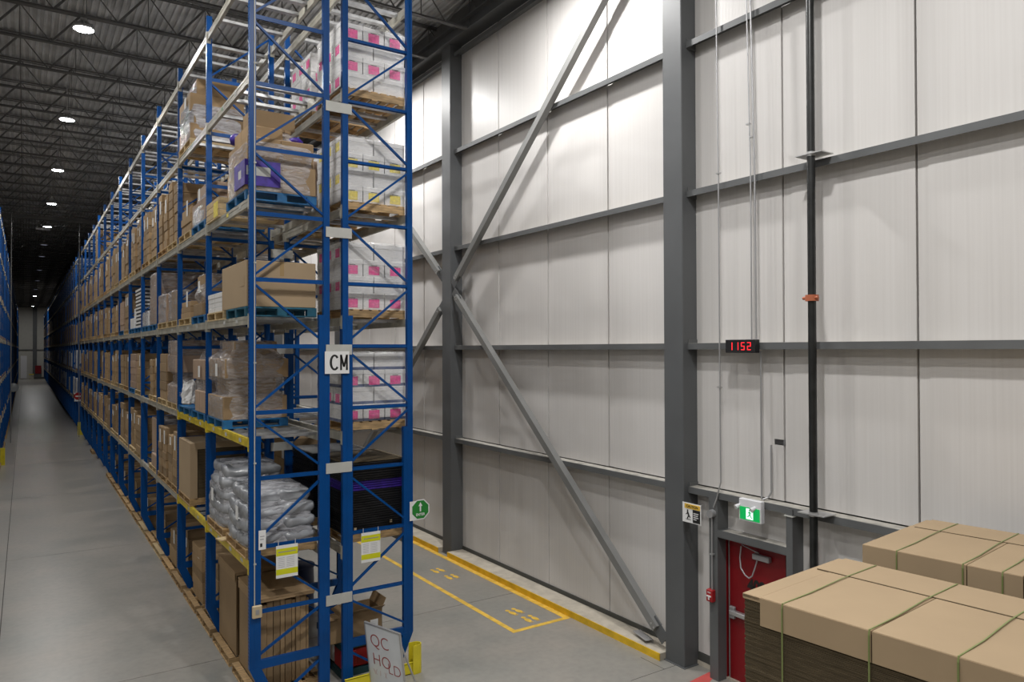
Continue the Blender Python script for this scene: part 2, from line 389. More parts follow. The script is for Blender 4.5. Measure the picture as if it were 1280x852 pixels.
# ------------------------------------------------------------------ other walls
wl = struct('wall_left', MB().box(X_LEFT - .2, X_LEFT, Y_BACK, Y_FAR, 0, Z_DECK, 'farpanel'))
struct('wall_back', MB().box(X_LEFT - .2, XW + .2, Y_BACK - .2, Y_BACK, 0, Z_DECK, 'farpanel'))
wf = struct('wall_front', MB().box(X_LEFT - .2, XW + .2, Y_FAR + .06, Y_FAR + .2, 0, Z_DECK, 'farpanel'))
for i in range(14): obj('panel', MB().box(-11.9 + i * 1.5, -10.42 + i * 1.5, Y_FAR, Y_FAR + .06, 0.0, Z_DECK, 'farpanel'), wf)
struct('trim_%d' % n, MB().box(1.15, 1.75, Y_FAR - .35, Y_FAR, 0, 12.4, 'column')); n += 1
struct('trim_%d' % n, MB().box(X_LEFT, 1.15, Y_FAR - .2, Y_FAR, 4.95, 5.1, 'girt').box(1.75, XW, Y_FAR - .2, Y_FAR, 4.95, 5.1, 'girt')); n += 1
d = struct('door_2', MB().box(1.5, 2.4, Y_FAR - .5, Y_FAR - .4, 0.9, 2.3, 'reddoor').box(1.5, 2.4, Y_FAR - .4, Y_FAR - .35, 0, 2.3, 'column'))
struct('door_3', MB().box(-0.6, 0.3, Y_FAR - .12, Y_FAR - .02, 0.1, 4.0, 'ext_white'))
tag(obj('low_barrier', MB().box(0.6, 1.3, Y_FAR - 2.1, Y_FAR - 2, 0.0, 0.9, 'beam').box(0.6, 1.3, Y_FAR - 2.12, Y_FAR - 2.1, 0.75, .9, 'safety').box(1.3, 3.2, Y_FAR - 2.1, Y_FAR - 2, 0.0, 0.35, 'trimdark')),
    'low grey barrier before the far end wall of the aisle', 'barrier')

# ------------------------------------------------------------------ ceiling
def deck():
    b = MB(); x = X_LEFT; pitch = 0.155; vs = []; prof = []
    while x < XW + .1:
        prof += [(x, Z_DECK), (x + .035, Z_DECK), (x + .05, Z_DECK + .04), (x + .125, Z_DECK + .04), (x + .14, Z_DECK)]; x += pitch
    for y in (Y_BACK, Y_FAR): vs += [(px, y, pz) for px, pz in prof]
    m_ = len(prof); b.add(vs, [(i, i + 1, m_ + i + 1, m_ + i) for i in range(m_ - 1)], 'deck')
    b.box(X_LEFT, XW + .2, Y_BACK, Y_FAR, Z_DECK + .06, Z_DECK + .2, 'deck')
    return b
ce = struct('ceiling', deck())
def joist():
    b = MB(); zt, zb = Z_DECK - 0.03, 12.38
    for dy in (-.035, .035):
        b.box(X_LEFT, 8.8, dy - .025 if dy < 0 else .01, -.01 if dy < 0 else dy + .025, zt - .006, zt, 'joist')
        b.box(X_LEFT, 8.8, min(dy, dy * .3), max(dy, dy * .3), zt - .06, zt - .05, 'joist')
        b.box(X_LEFT, 8.5, dy - .02, dy + .02, zb, zb + .008, 'joist')
        b.box(X_LEFT, 8.5, dy * .35 - .004, dy * .35 + .004, zb, zb + .06, 'joist')
    x = X_LEFT + .1; k = 0
    while x < 8.0:
        b.bar((x, 0, zb + .03), (x + .62, 0, zt - .03), .045, .045, 'joist', up=(0, 1, 0))
        b.bar((x + .62, 0, zt - .03), (x + 1.24, 0, zb + .03), .022, .022, 'joist', up=(0, 1, 0))
        b.bar((x + .62, 0, zt - .03), (x + .62, 0, zb + .03), .018, .018, 'joist', up=(0, 1, 0))
        x += 1.24
    return b.mesh('joist')
jm = joist(); y = Y_BACK + 1.0 + 0.95
while y < Y_FAR: obj('joist', jm, ce, (0, y, 0)); y += 2.05
for x in (-9.5, -5.6, -1.6, 4.4):
    obj('bridging_angle', MB().bar((x, Y_BACK, 12.42), (x, Y_FAR, 12.42), .04, .04, 'joist').bar((x + .3, Y_BACK, 13.12), (x + .3, Y_FAR, 13.12), .04, .04, 'joist'), ce)
obj('duct_girder', MB().box(X_LEFT, 8.5, 47.9, 48.2, 12.2, 12.4, 'joist'), ce)

# ------------------------------------------------------------------ lamps
def lamp_meshes():
    hb = MB().lathe((0, 0, 0), [(0.0, .16), (.09, .16), (.10, .07), (.22, .05), (.235, .0), (.225, -.015), (.2, -.015)], 'housing', 24)
    for i in range(12):
        a = 2 * PI * i / 12; hb.bar((.06 * math.cos(a), .06 * math.sin(a), .1), (.2 * math.cos(a), .2 * math.sin(a), .07), .012, .07, 'housing')
    ln = MB().lathe((0, 0, 0), [(0.0, -.022), (.14, -.02), (.222, -.012)], 'lens', 24)
    lo = MB().lathe((0, 0, 0), [(0.0, -.022), (.12, -.02), (.2, -.012)], 'lens_off', 24)
    st = MB().cyl((0, 0, .15), (0, 0, Z_DECK - LAMP_Z - .02), .012, 'housing', 8).box(-.06, .06, -.06, .06, .18, .27, 'housing')
    return hb.mesh('housing'), ln.mesh('lens'), lo.mesh('lens'), st.mesh('stem')
LM = lamp_meshes(); cnt = {}
for (x, y, p, where) in LAMPS:
    kk = cnt.get(where, 0); cnt[where] = kk + 1
    nm = {'aisle': 'over the long aisle', 'wall side': 'beside the white wall', 'open floor': 'over the open floor', 'far side': 'beyond the opposite rack'}[where]
    t = thing('high_bay_lamp', '%s round high bay lamp %s, %s from the near end' % ('lit' if p else 'dim', nm, (ORD + ['fifteenth', 'last'])[kk]), 'ceiling lamp', (x, y, LAMP_Z), 0, 'high bay lamps')
    obj('housing', LM[0], t); obj('lens', LM[1] if p else LM[2], t); obj('stem', LM[3], t)
    if p:
        ld = bpy.data.lights.new('lamp_light', 'AREA'); ld.shape = 'DISK'; ld.size = .42; ld.energy = LAMP_P * p; ld.color = (1.0, 0.985, 0.96)
        lo_ = bpy.data.objects.new('lamp_light', ld); COL.objects.link(lo_); lo_.parent = t; lo_.location = (0, 0, -.035)

# ------------------------------------------------------------------ racks
def post_mesh(z0, z1, d0, d1, t=.075):
    b = MB(); th = .006
    b.box(d0, d0 + .02, -t / 2, t / 2, z0, z1, 'blue'); b.box(d0 + .02, d1, -t / 2 + .004, -t / 2 + .012, z0, z1, 'blue')
    b.box(d0 + .02, d1, t / 2 - .012, t / 2 - .004, z0, z1, 'blue'); b.box(d1 - .02, d1, -t / 2, t / 2, z0, z1, 'blue')
    return b
ZT = 10.77; DEP = 1.15
RZ = [9.68, 8.74, 7.83, 6.91, 5.98, 5.04, 4.11, 3.19, 2.23, 1.33]
def frame_parts(flip):
    P = []
    P.append(('post', post_mesh(.55, ZT, 0, .09)))
    P.append(('post', post_mesh(0.01, ZT, DEP - .09, DEP)))
    P.append(('post_reinforcement', MB().box(.09, .157, -.035, .035, .55, 3.78, 'blue').box(.085, .16, -.04, .04, 3.70, 3.78, 'blue')))
    P.append(('post_reinforcement', MB().box(DEP - .157, DEP - .09, -.035, .035, .01, 5.5, 'blue').box(DEP - .16, DEP - .085, -.04, .04, 5.42, 5.5, 'blue')))
    lg = MB(); q = .56
    lg.add([(0, -.0375, q), (.157, -.0375, q), (.157, .0375, q), (0, .0375, q), (.24, -.0375, .01), (.40, -.0375, .01), (.40, .0375, .01), (.24, .0375, .01)],
           [(3, 2, 1, 0), (4, 5, 6, 7), (0, 1, 5, 4), (1, 2, 6, 5), (2, 3, 7, 6), (3, 0, 4, 7)], 'blue')
    P.append(('slanted_leg', lg))
    P.append(('base_plate', MB().box(.20, .44, -.07, .07, 0, .012, 'blue'))); P.append(('base_plate', MB().box(DEP - .18, DEP + .02, -.07, .07, 0, .012, 'blue')))
    P.append(('brace', MB().box(.12, DEP - .12, -.03, .03, .53, .65, 'blue')))
    a, c = .07, DEP - .07; zs = [ZT - .1] + RZ + [.62]
    for i, z in enumerate(RZ): P.append(('brace', MB().box(a, c, -.02, .02, z - .02, z + .02, 'blue').box(a, c, -.02, -.016, z - .03, z + .03, 'blue')))
    for i in range(len(zs) - 1):
        zu, zl = zs[i] - .06, zs[i + 1] + .06
        lr = (i % 2 == 1) != flip
        p, q_ = ((a, 0.012, zu), (c, 0.012, zl)) if lr else ((c, .012, zu), (a, .012, zl))
        P.append(('brace', MB().bar(p, q_, .03, .04, 'blue', up=(0, 1, 0))))
    lr = not flip
    P.append(('brace', MB().bar((c, .012, .5) , (.42, .012, .05), .03, .04, 'blue', up=(0, 1, 0))))
    return [(nm_, b.mesh(nm_)) for nm_, b in P]
FP = {False: frame_parts(False), True: frame_parts(True)}
def frame_merged():
    b = MB()
    for d0, d1, z0, z1 in ((0, .09, .55, ZT), (DEP - .09, DEP, 0, ZT), (.09, .157, .55, 3.78), (DEP - .157, DEP - .09, 0, 5.5)): b.box(d0, d1, -.037, .037, z0, z1, 'blue')
    b.bar((.07, 0, .56), (.32, 0, 0.02), .075, .14, 'blue', up=(1, 0, 0))
    zs = [ZT - .1] + RZ + [.62]
    for z in RZ + [.6]: b.box(.07, DEP - .07, -.02, .02, z - .02, z + .02, 'blue')
    for i in range(len(zs) - 1):
        p, q_ = ((.07, 0, zs[i]), (DEP - .07, 0, zs[i + 1])) if i % 2 else ((DEP - .07, 0, zs[i]), (.07, 0, zs[i + 1]))
        b.bar(p, q_, .03, .04, 'blue', up=(0, 1, 0))
    return b.mesh('upright_frame')
FM = frame_merged()
def beam_mesh(L_, m):
    b = MB()
    b.box(.012, .06, .045, L_ - .045, -BEAM_H, 0, m)
    b.box(.008, .014, .045, L_ - .045, -.045, -.02, m)
    for y in (.0375, L_ - .0435): b.box(-.004, .07, y, y + .006, -.17, .03, m)
    b.box(-.006, -.001, .0375 - .05, .0435, -.17, .03, m); b.box(-.006, -.001, L_ - .0435, L_ - .0375 + .05, -.17, .03, m)
    return b.mesh('beam')
BM = {}
def get_beam(L_, m):
    return cached(('beam', round(L_, 2), m), lambda: beam_mesh(L_, m))
def bar_mesh():
    b = MB(); b.box(.06, DEP - .06, -.05, .05, -.045, -.038, 'galv')
    for y in (-.05, -.018, .012, .044): b.box(.06, DEP - .06, y, y + .006, -.045, 0, 'galv')
    b.box(.06, DEP - .06, -.05, -.012, -.004, 0, 'galv').box(.06, DEP - .06, .012, .05, -.004, 0, 'galv')
    return b.mesh('crossbar')
XB = bar_mesh(); BAROFF = [.42, .84, 1.27, 2.17]
def rack(nm, label, xf, s, frames, detail, flip, bays_bars, yellow, beams_both=True, levels=(1, 2, 3, 4, 5, 6)):
    t = thing(nm, label, 'pallet rack', (xf, frames[0], 0)); rz = 0 if s > 0 else PI
    y0 = frames[0]; nb = len(frames) - 1
    for i, y in enumerate(frames):
        if i < detail:
            f = obj('upright_frame', None, t, (0, y - y0, 0), rz)
            for nm_, me in FP[flip]: obj(nm_, me, f)
        else: obj('upright_frame', FM, t, (0, y - y0, 0), rz)
    far = MB(); joined = MB()
    for i in range(nb):
        L_ = frames[i + 1] - frames[i]
        for lv in levels:
            z = LV[lv]
            m = 'yellow_beam' if (yellow and lv in (1, 2) and i < 2) else 'beam'
            if len(levels) * 2 * (i + 1) <= 290:
                if s > 0:
                    obj('beam', get_beam(L_, m), t, (0, frames[i] - y0, z), 0)
                    obj('beam', get_beam(L_, 'beam'), t, (DEP, frames[i + 1] - y0, z), PI)
                else:
                    obj('beam', get_beam(L_, m), t, (0, frames[i + 1] - y0, z), PI)
                    obj('beam', get_beam(L_, 'beam'), t, (-DEP, frames[i] - y0, z), 0)
            else:
                a, c = frames[i] - y0, frames[i + 1] - y0
                far.box(min(s * .01, s * .06), max(s * .01, s * .06), a, c, z - BEAM_H, z, 'beam').box(min(s * (DEP - .06), s * (DEP - .01)), max(s * (DEP - .06), s * (DEP - .01)), a, c, z - BEAM_H, z, 'beam')
            if i < bays_bars:
                for o_ in BAROFF: obj('crossbar', XB, t, (0, frames[i] - y0 + o_, z), rz)
            else:
                for o_ in BAROFF:
                    yv = frames[i] - y0 + o_
                    joined.box(min(s * .06, s * (DEP - .06)), max(s * .06, s * (DEP - .06)), yv - .05, yv + .05, z - .04, z, 'galv')
    if far.v: obj('beam', far, t, kind='stuff')
    if joined.v: obj('crossbar', joined, t, kind='stuff')
    return t
X1, X2, X3 = 2.60, 5.10, -0.82
rA = rack('pallet_rack', 'tall blue pallet rack row facing the long aisle, nearest the camera', X1, 1, FY, 14, False, 12, True)
rB = rack('pallet_rack', 'tall blue pallet rack row facing the white wall, back to back with another', X2, -1, FY, 8, False, 9, False)
rC = rack('pallet_rack', 'far blue pallet rack row beyond the gap with a red sign', X1, 1, FY2, 0, False, 6, False)
rD = rack('pallet_rack', 'far blue rack row on the white wall side beyond the gap', X2, -1, FY2[:12], 0, True, 0, False)
rE = rack('pallet_rack', 'blue pallet rack row across the aisle at the left edge', X3, -1, FY[8:], 0, True, 0, False)
rF = rack('pallet_rack', 'distant blue pallet rack row on the opposite side of the aisle', X3, -1, FY2, 0, True, 0, False)
# perforations on the end frame posts, spacer plates
pf = MB()
z = .62
while z < ZT:
    pf.box(-.0012, .0, -.024, -.012, z, z + .018, 'ink'); pf.box(-.0012, .0, .012, .024, z + .0, z + .018, 'ink')
    z += .05
for f_ in (0, 1, 2, 3): obj('perforation', pf.mesh('perforation') if f_ == 0 else bpy.data.meshes['perforation'], rA, (0, FY[f_] - FY[0], 0), kind='stuff')
for f_ in range(0, 6):
    for z in (1.30, 3.24, 4.99, 6.73, 8.60):
        obj('row_spacer', cached('spacer', lambda: MB().box(0, .40, -.012, 0, -.075, .075, 'plate').box(.07, .33, 0, .06, -.02, .02, 'plate').mesh('row_spacer')), rA, (1.09, FY[f_] - FY[0] - .04, z))
# beam stickers
for (lv, ys_) in ((1, (10.9, 11.6, 12.4, 13.0, 14.1, 15.0)), (2, (11.0, 11.9, 12.8, 13.9, 14.9)), (3, (11.2, 12.0, 14.2, 15.1, 16.9)), (4, (11.0, 11.8, 12.9, 14.4)), (5, (11.3, 12.1, 12.6))):
    for i, y in enumerate(ys_):
        obj('location_sticker', MB().box(-.0025, 0, 0, .13, -.085, -.03, 'ylab' if (lv == 4 and i == 1) else 'greytag'), rA, (.010, y - FY[0], LV[lv]))
obj('location_sticker', MB().box(-.0025, 0, 0, .05, -.08, -.03, 'exit_green' if False else 'green'), rA, (.008, 12.2 - FY[0], LV[5]))
# ------------------------------------------------------------------ pallets
WD, DP, PH = 1.22, 1.02, 0.14      # along the rack, into the rack, height
def pallet_parts(m):
    def mk(b): return b.mesh('board')
    out = []
    for y in (-.59, 0, .59): out.append(('stringer', cached(('str', m), lambda: MB().box(0, DP, -.02, .02, .018, .12, m).mesh('stringer')), (0, y, 0)))
    dk = cached(('dk', m), lambda: MB().box(0, .10, -WD / 2, WD / 2, .12, .138, m).mesh('deck_board'))
    dn = cached(('dn', m), lambda: MB().box(0, .10, -WD / 2, WD / 2, 0, .018, m).mesh('bottom_board'))
    for i in range(7): out.append(('deck_board', dk, (i * (DP - .10) / 6, 0, 0)))
    for i in (0, 1, 2): out.append(('bottom_board', dn, (i * (DP - .10) / 2, 0, 0)))
    return out
def pallet_merged(m):
    b = MB()
    for y in (-.59, 0, .59): b.box(0, DP, y - .02, y + .02, .018, .12, m)
    for i in range(7): b.box(i * .153, i * .153 + .1, -WD / 2, WD / 2, .12, .138, m)
    for i in range(3): b.box(i * .46, i * .46 + .1, -WD / 2, WD / 2, 0, .018, m)
    return b.mesh('pallet')
def block_pallet_parts(m):
    out = []
    bl = cached(('blk', m), lambda: MB().box(0, .14, -.05, .05, .02, .115, m).mesh('block'))
    for x in (0, .44, .88):
        for y in (-.56, 0, .56): out.append(('block', bl, (x, y, 0)))
    out.append(('top_deck', cached(('td', m), lambda: MB().box(0, DP, -WD / 2, WD / 2, .115, .138, m).mesh('top_deck')), (0, 0, 0)))
    sk = cached(('sk', m), lambda: MB().box(0, DP, -.05, .05, 0, .02, m).mesh('skid_board'))
    for y in (-.56, 0, .56): out.append(('skid_board', sk, (0, y, 0)))
    return out
NP = [0]
COLN = {'wood': 'brown wooden', 'woodpale': 'pale wooden', 'palblue': 'blue', 'palteal': 'dark teal'}
def pallet(x, yc, z, m, where, detail=True, rot=0.0, group=None):
    lab = '%s pallet, %s' % (COLN[m], where)
    if detail:
        t = thing('pallet', lab, 'pallet', (x, yc, z), rot, group or 'pallets on the rack')
        for nm_, me, l in (block_pallet_parts(m) if m in ('palblue', 'palteal') else pallet_parts(m)): obj(nm_, me, t, l)
    else:
        t = tag(obj('pallet', cached(('pm', m), lambda: pallet_merged(m)), None, (x, yc, z), rot), lab, 'pallet', group or 'pallets on the rack')
    return t
# ------------------------------------------------------------------ loads
def carton_me(dx, dy, dz, m='card', var=0):
    key = ('ct', round(dx, 2), round(dy, 2), round(dz, 2), m)
    def mk():
        b = MB().bbox(0, dx, 0, dy, 0, dz, m, min(.008, dz * .05))
        b.box(dx / 2 - .025, dx / 2 + .025, .008, dy - .008, dz, dz + .0012, 'tape_brown')
        b.box(-.001, 0, dy / 2 - .0015, dy / 2 + .0015, .01, dz - .01, 'carddark')
        return b.mesh('carton')
    return cached(key, mk)
def film_mesh(dx, dy, dz, prof=None, jit=.015, nr=44, nz=16, m='film', seed=0):
    # closed skirt with rounded corners and a gathered top; prof(t) -> (inset x, inset y)
    b = MB(); vs = []; rnd_ = random.Random(seed)
    for k in range(nz + 1):
        t = k / nz; z = dz * t
        ix, iy = prof(t) if prof else (0, 0)
        for i in range(nr):
            a = 2 * PI * (i + .5) / nr; cx, sy = math.cos(a), math.sin(a); e = .22
            ux = math.copysign(abs(cx) ** e, cx); uy = math.copysign(abs(sy) ** e, sy)
            x = dx / 2 + ux * (dx / 2 - ix + .012); y = dy / 2 + uy * (dy / 2 - iy + .012)
            nv = noise.noise(Vector((x * 5 + seed * 3.1, y * 5, z * 7))) * jit
            x += ux * nv; y += uy * nv
            vs.append((x, y, z))
    fs = [(k * nr + i, k * nr + (i + 1) % nr, (k + 1) * nr + (i + 1) % nr, (k + 1) * nr + i) for k in range(nz) for i in range(nr)]
    o = nz * nr; tc = len(vs); vs.append((sum(v[0] for v in vs[o:o + nr]) / nr, sum(v[1] for v in vs[o:o + nr]) / nr, dz + .015))
    fs += [(o + i, o + (i + 1) % nr, tc) for i in range(nr)]
    return b.add(vs, fs, m, True)
def carton_load(t, dx, dy, layers, m='card', z0=0.0, det=True, gap=.004):
    """layers: list of (height, nx, ny, inset_x0, inset_x1, inset_y0, inset_y1)"""
    z = z0
    for (h, nx, ny, a, b_, c, d_) in layers:
        wx = (dx - a - b_) / nx; wy = (dy - c - d_) / ny
        for i in range(nx):
            for j in range(ny):
                jx, jy = (random.uniform(-.006, .006), random.uniform(-.006, .006)) if det else (0, 0)
                obj('carton', carton_me(wx - gap, wy - gap, h - .003, m), t, (a + i * wx + jx, c + j * wy + jy, z))
        z += h
    return z
def where_txt(lv, bay, half, row='aisle'):
    lvl = 'floor level' if lv == 0 else '%s level' % ORD[lv - 1]
    b_ = 'end bay' if bay == 0 else '%s bay' % ORD[bay]
    return '%s, %s, %s half, %s side' % (lvl, b_, ('near', 'far')[half], row)
def slot_y(bay, half):
    y0 = FY[bay] + (.06 if bay else .12)
    return y0 + .04 + (0 if half == 0 else 1.38 if bay else 1.42)      # start of the 1.22 m slot
PX1 = 2.60; PX2 = 4.04
def put_pallet(lv, bay, half, m, row='aisle', det=None, dx=0.0):
    x = (PX1 if row == 'aisle' else PX2) + dx + (.09 if lv == 0 else 0)
    return pallet(x, slot_y(bay, half) + WD / 2, LV[lv], m, where_txt(lv, bay, half, row), det if det is not None else bay < 3)
def load_thing(nm, desc, cat, lv, bay, half, row='aisle', dx=0.0, group=None):
    x = (PX1 if row == 'aisle' else PX2) + dx
    return thing(nm, '%s, %s' % (desc, where_txt(lv, bay, half, row)), cat, (x + .01, slot_y(bay, half) + .01, LV[lv] + PH), 0, group or 'goods on the rack')
DX, DY = 1.0, 1.2
def sheet(t, x, y0, z0, w_, h_, m='paper'):
    o = obj('label_sheet', cached(('sh', round(w_, 2), round(h_, 2), m), lambda: MB().box(-.004, -.001, 0, w_, 0, h_, m).mesh('label_sheet')), t, (x, y0, z0)); return o
# --- L1 end bay: shrink wrapped grey bags
def bag_me(a, b_, c, seed):
    mb = MB(); nu, nv = 26, 12; vs = []
    for k in range(nv + 1):
        ph = -PI / 2 + PI * k / nv
        for i in range(nu):
            th = 2 * PI * i / nu
            def pw(v, e): return math.copysign(abs(v) ** e, v)
            x = a * pw(math.cos(ph), .55) * pw(math.cos(th), .45); y = b_ * pw(math.cos(ph), .55) * pw(math.sin(th), .45); z = c * pw(math.sin(ph), .8)
            nn = noise.noise(Vector((x * 5 + seed, y * 5, z * 9))) * .05 + noise.noise(Vector((x * 14 + seed, y * 14, z * 20))) * .012
            vs.append((x * (1 + nn * 1.5), y * (1 + nn * 1.5), z + nn + c))
    fs = [(k * nu + i, k * nu + (i + 1) % nu, (k + 1) * nu + (i + 1) % nu, (k + 1) * nu + i) for k in range(nv) for i in range(nu)]
    return mb.add(vs, fs, 'bag', True).mesh('bag')
BAGS = [bag_me(.27, .32, .11, s * 7.3) for s in range(4)]
def bag_load(lv, bay, half, hts, seed, desc):
    put_pallet(lv, bay, half, 'wood', det=True)
    t = load_thing('wrapped_bag_pile', desc, 'bag pile', lv, bay, half)
    random.seed(seed); z = 0
    for k, (h, ins) in enumerate(hts):
        for i in (0, 1):
            for j in (0, 1):
                obj('bag', BAGS[random.randrange(4)], t, (DX / 2 + (i - .5) * (.5 - ins), DY / 2 + (j - .5) * (.6 - ins), z - .01), (random.uniform(-.05, .05), random.uniform(-.05, .05), random.uniform(-.12, .12)))
        z += h
    H_ = z + .06
    obj('film', film_mesh(DX, DY, H_, lambda q: (.02 + .05 * abs(math.sin(q * PI * 5)) * .4 + .22 * max(0, q - .6) ** 1.3 * 2.2, .02 + .22 * max(0, q - .6) ** 1.3 * 2.6), .045, 60, 26, 'film_thick', seed), t)
    sheet(t, -.03, .35 if half == 0 else .6, .35, .14, .2)
    return t
bag_load(1, 0, 0, [(.19, 0), (.19, .0), (.19, .03), (.19, .11)], 3, 'silver grey wrapped bag pile')
bag_load(1, 0, 1, [(.19, 0), (.19, .0), (.19, .02), (.19, .06), (.16, .16)], 5, 'tall silver grey wrapped bag pile')
tag(obj('loose_board', MB().box(0, .9, -.10, .10, 0, .02, 'woodpale'), None, (2.50, 11.95, LV[1] + .02), (.0, .0, .25)), 'loose pale wooden board lying by the grey bags on the yellow beam', 'board')
# --- L2 end bay far: uneven wrapped carton stack
def wrap_stack(lv, bay, half, layers, desc, pal='palblue', m='cardpink', prof=None, fm='film', seed=1, sheets=True, row='aisle', det=True, nm='wrapped_carton_stack'):
    put_pallet(lv, bay, half, pal, row, det)
    t = load_thing(nm, desc, 'wrapped cartons', lv, bay, half, row)
    z = carton_load(t, DX, DY, layers, m)
    obj('film', film_mesh(DX, DY, z + .01, prof, .02, 44, 18, fm, seed), t)
    if sheets: sheet(t, -.03, .3, z * .55, .15, .2)
    return t
wrap_stack(2, 0, 1, [(.37, 1, 2, 0, .0, 0, 0), (.29, 1, 2, .14, .16, .06, .0), (.31, 1, 2, .02, -.02, .0, .02), (.28, 1, 1, .18, .14, .1, .25)], 'uneven wrapped brown carton stack of four layers', 'palblue',
           'card', lambda q: ((.10, .05) if .32 < q < .5 else (.0, .0)) if q < .78 else (.17 * min(1, (q - .78) / .1), .1 * min(1, (q - .78) / .1)), seed=2)
# --- L3 end bay: big plain carton, low white cartons
pt = put_pallet(3, 0, 0, 'palteal')
t = load_thing('large_carton', 'large plain tan carton on teal pallet', 'carton', 3, 0, 0)
obj('carton_body', MB().bbox(0, 1.0, 0, 1.54, 0, .66, 'cardbig', .006), t)
obj('tape', MB().box(.47, .53, -.001, 1.541, .45, .6615, 'tape_brown').box(-.001, 1.0, .76, .765, .655, .661, 'carddark'), t)
obj('paper_note', MB().box(-.003, -.001, .12, .35, .30, .45, 'cardbig'), t)
pt3 = put_pallet(3, 0, 1, 'woodpale')
t = load_thing('white_carton_stack', 'low stack of flat white cartons', 'cartons', 3, 0, 1)
t.location.y += .16
for k in range(4): obj('carton', carton_me(.96, 1.02, .075, 'white'), t, (random.uniform(-.01, .01), random.uniform(-.01, .01), k * .077))
# --- L4 end bay: wrapped brown with purple
PWS = wrap_stack(4, 0, 0, [(.42, 2, 2, 0, 0, 0, 0), (.36, 2, 2, .02, .02, .02, .02), (.18, 1, 1, .05, .45, .1, .3)], 'film wrapped brown cartons with a purple panel', 'palblue', 'card',
           lambda q: (0, 0) if q < .70 else (.34 * (q - .70) / .3, .28 * (q - .70) / .3), 'film', 9, False)
obj('purple_panel', MB().box(0, .012, 0, .62, 0, .36, 'purple').box(0, .50, -.012, .0, 0, .36, 'purple').box(.02, .36, -.0135, -.012, .14, .27, 'plate').box(-.0015, 0, .2, .36, .12, .24, 'plate'), PWS, (-.035, -.035, .06))
t = tag(obj('open_carton', MB().box(0, .008, 0, .5, 0, .24, 'card').box(0, .62, 0, .008, 0, .24, 'card').box(.62, .628, 0, .5, 0, .2, 'card').box(0, .62, .49, .5, 0, .24, 'card'), None, (2.72, 10.86, LV[4] + PH + .97)),
        'open brown carton standing on top of the purple wrapped cartons', 'carton')
tag(obj('purple_film_bundle', bpy.data.meshes.new('x') if False else MB().lathe((0, 0, 0), [(0, 0), (.10, .02), (.12, .1), (.07, .17), (0, .19)], 'purple', 14)), 'crumpled purple film bundle on the brown cartons below the open carton', 'film bundle').location = (2.72, 11.7, LV[4] + PH + .86)
tag(obj('purple_film_bundle', MB().lathe((0, 0, 0), [(0, 0), (.12, .02), (.12, .06), (.07, .1), (0, .12)], 'purple', 14)), 'flat purple film bundle at the rear edge of the brown cartons', 'film bundle').location = (3.36, 10.9, LV[4] + PH + .78)
t = thing('wooden_crate', 'low pale wooden crate with a yellow sheet on the fourth beam level', 'crate', (2.58, 12.35, LV[4]))
obj('crate_board', MB().box(0, .95, 0, .95, .0, .02, 'woodpale'), t)
for k in range(3):
    obj('crate_board', MB().box(0, .018, 0, .95, .03 + k * .1, .12 + k * .1, 'woodpale'), t); obj('crate_board', MB().box(0.02, .95, 0, .018, .03 + k * .1, .12 + k * .1, 'woodpale'), t)
obj('yellow_sheet', MB().box(-.006, -.003, .05, .35, .02, .26, 'ylab'), t)
# --- floor end bay: large open carton of folded cartons
put_pallet(0, 0, 0, 'wood'); put_pallet(0, 0, 1, 'wood')
def folded_load(lv, bay, half, H_, desc, cover=True, yw=1.2):
    t = load_thing('folded_carton_pack', desc, 'carton pack', lv, bay, half, dx=.19)
    rr = random.Random(bay * 7 + half); x = .02; 
    obj('front_panel', MB().box(0, .012, 0, yw, 0, H_, 'card'), t)
    while x < .70:
        wd = rr.uniform(.035, .10); h = H_ - rr.uniform(.02, .12)
        obj('folded_carton', MB().bbox(x, x + wd - .008, rr.uniform(.02, .07), yw - .03, .0, h, 'card', .004), t); x += wd + rr.choice([0, 0, 0, .012])
    if cover: obj('cap_sheet', MB().bbox(-.02, .80, -.02, yw + .02, H_, H_ + .03, 'card', .006).box(-.02, -.012, 0, yw, H_ - .12, H_, 'card').box(0, .78, -.02, -.012, H_ - .03, H_, 'card'), t)
    return t
folded_load(0, 0, 0, 1.28, 'big brown carton pack of upright folded cartons')
folded_load(0, 0, 1, 1.3, 'tall brown folded carton pack')
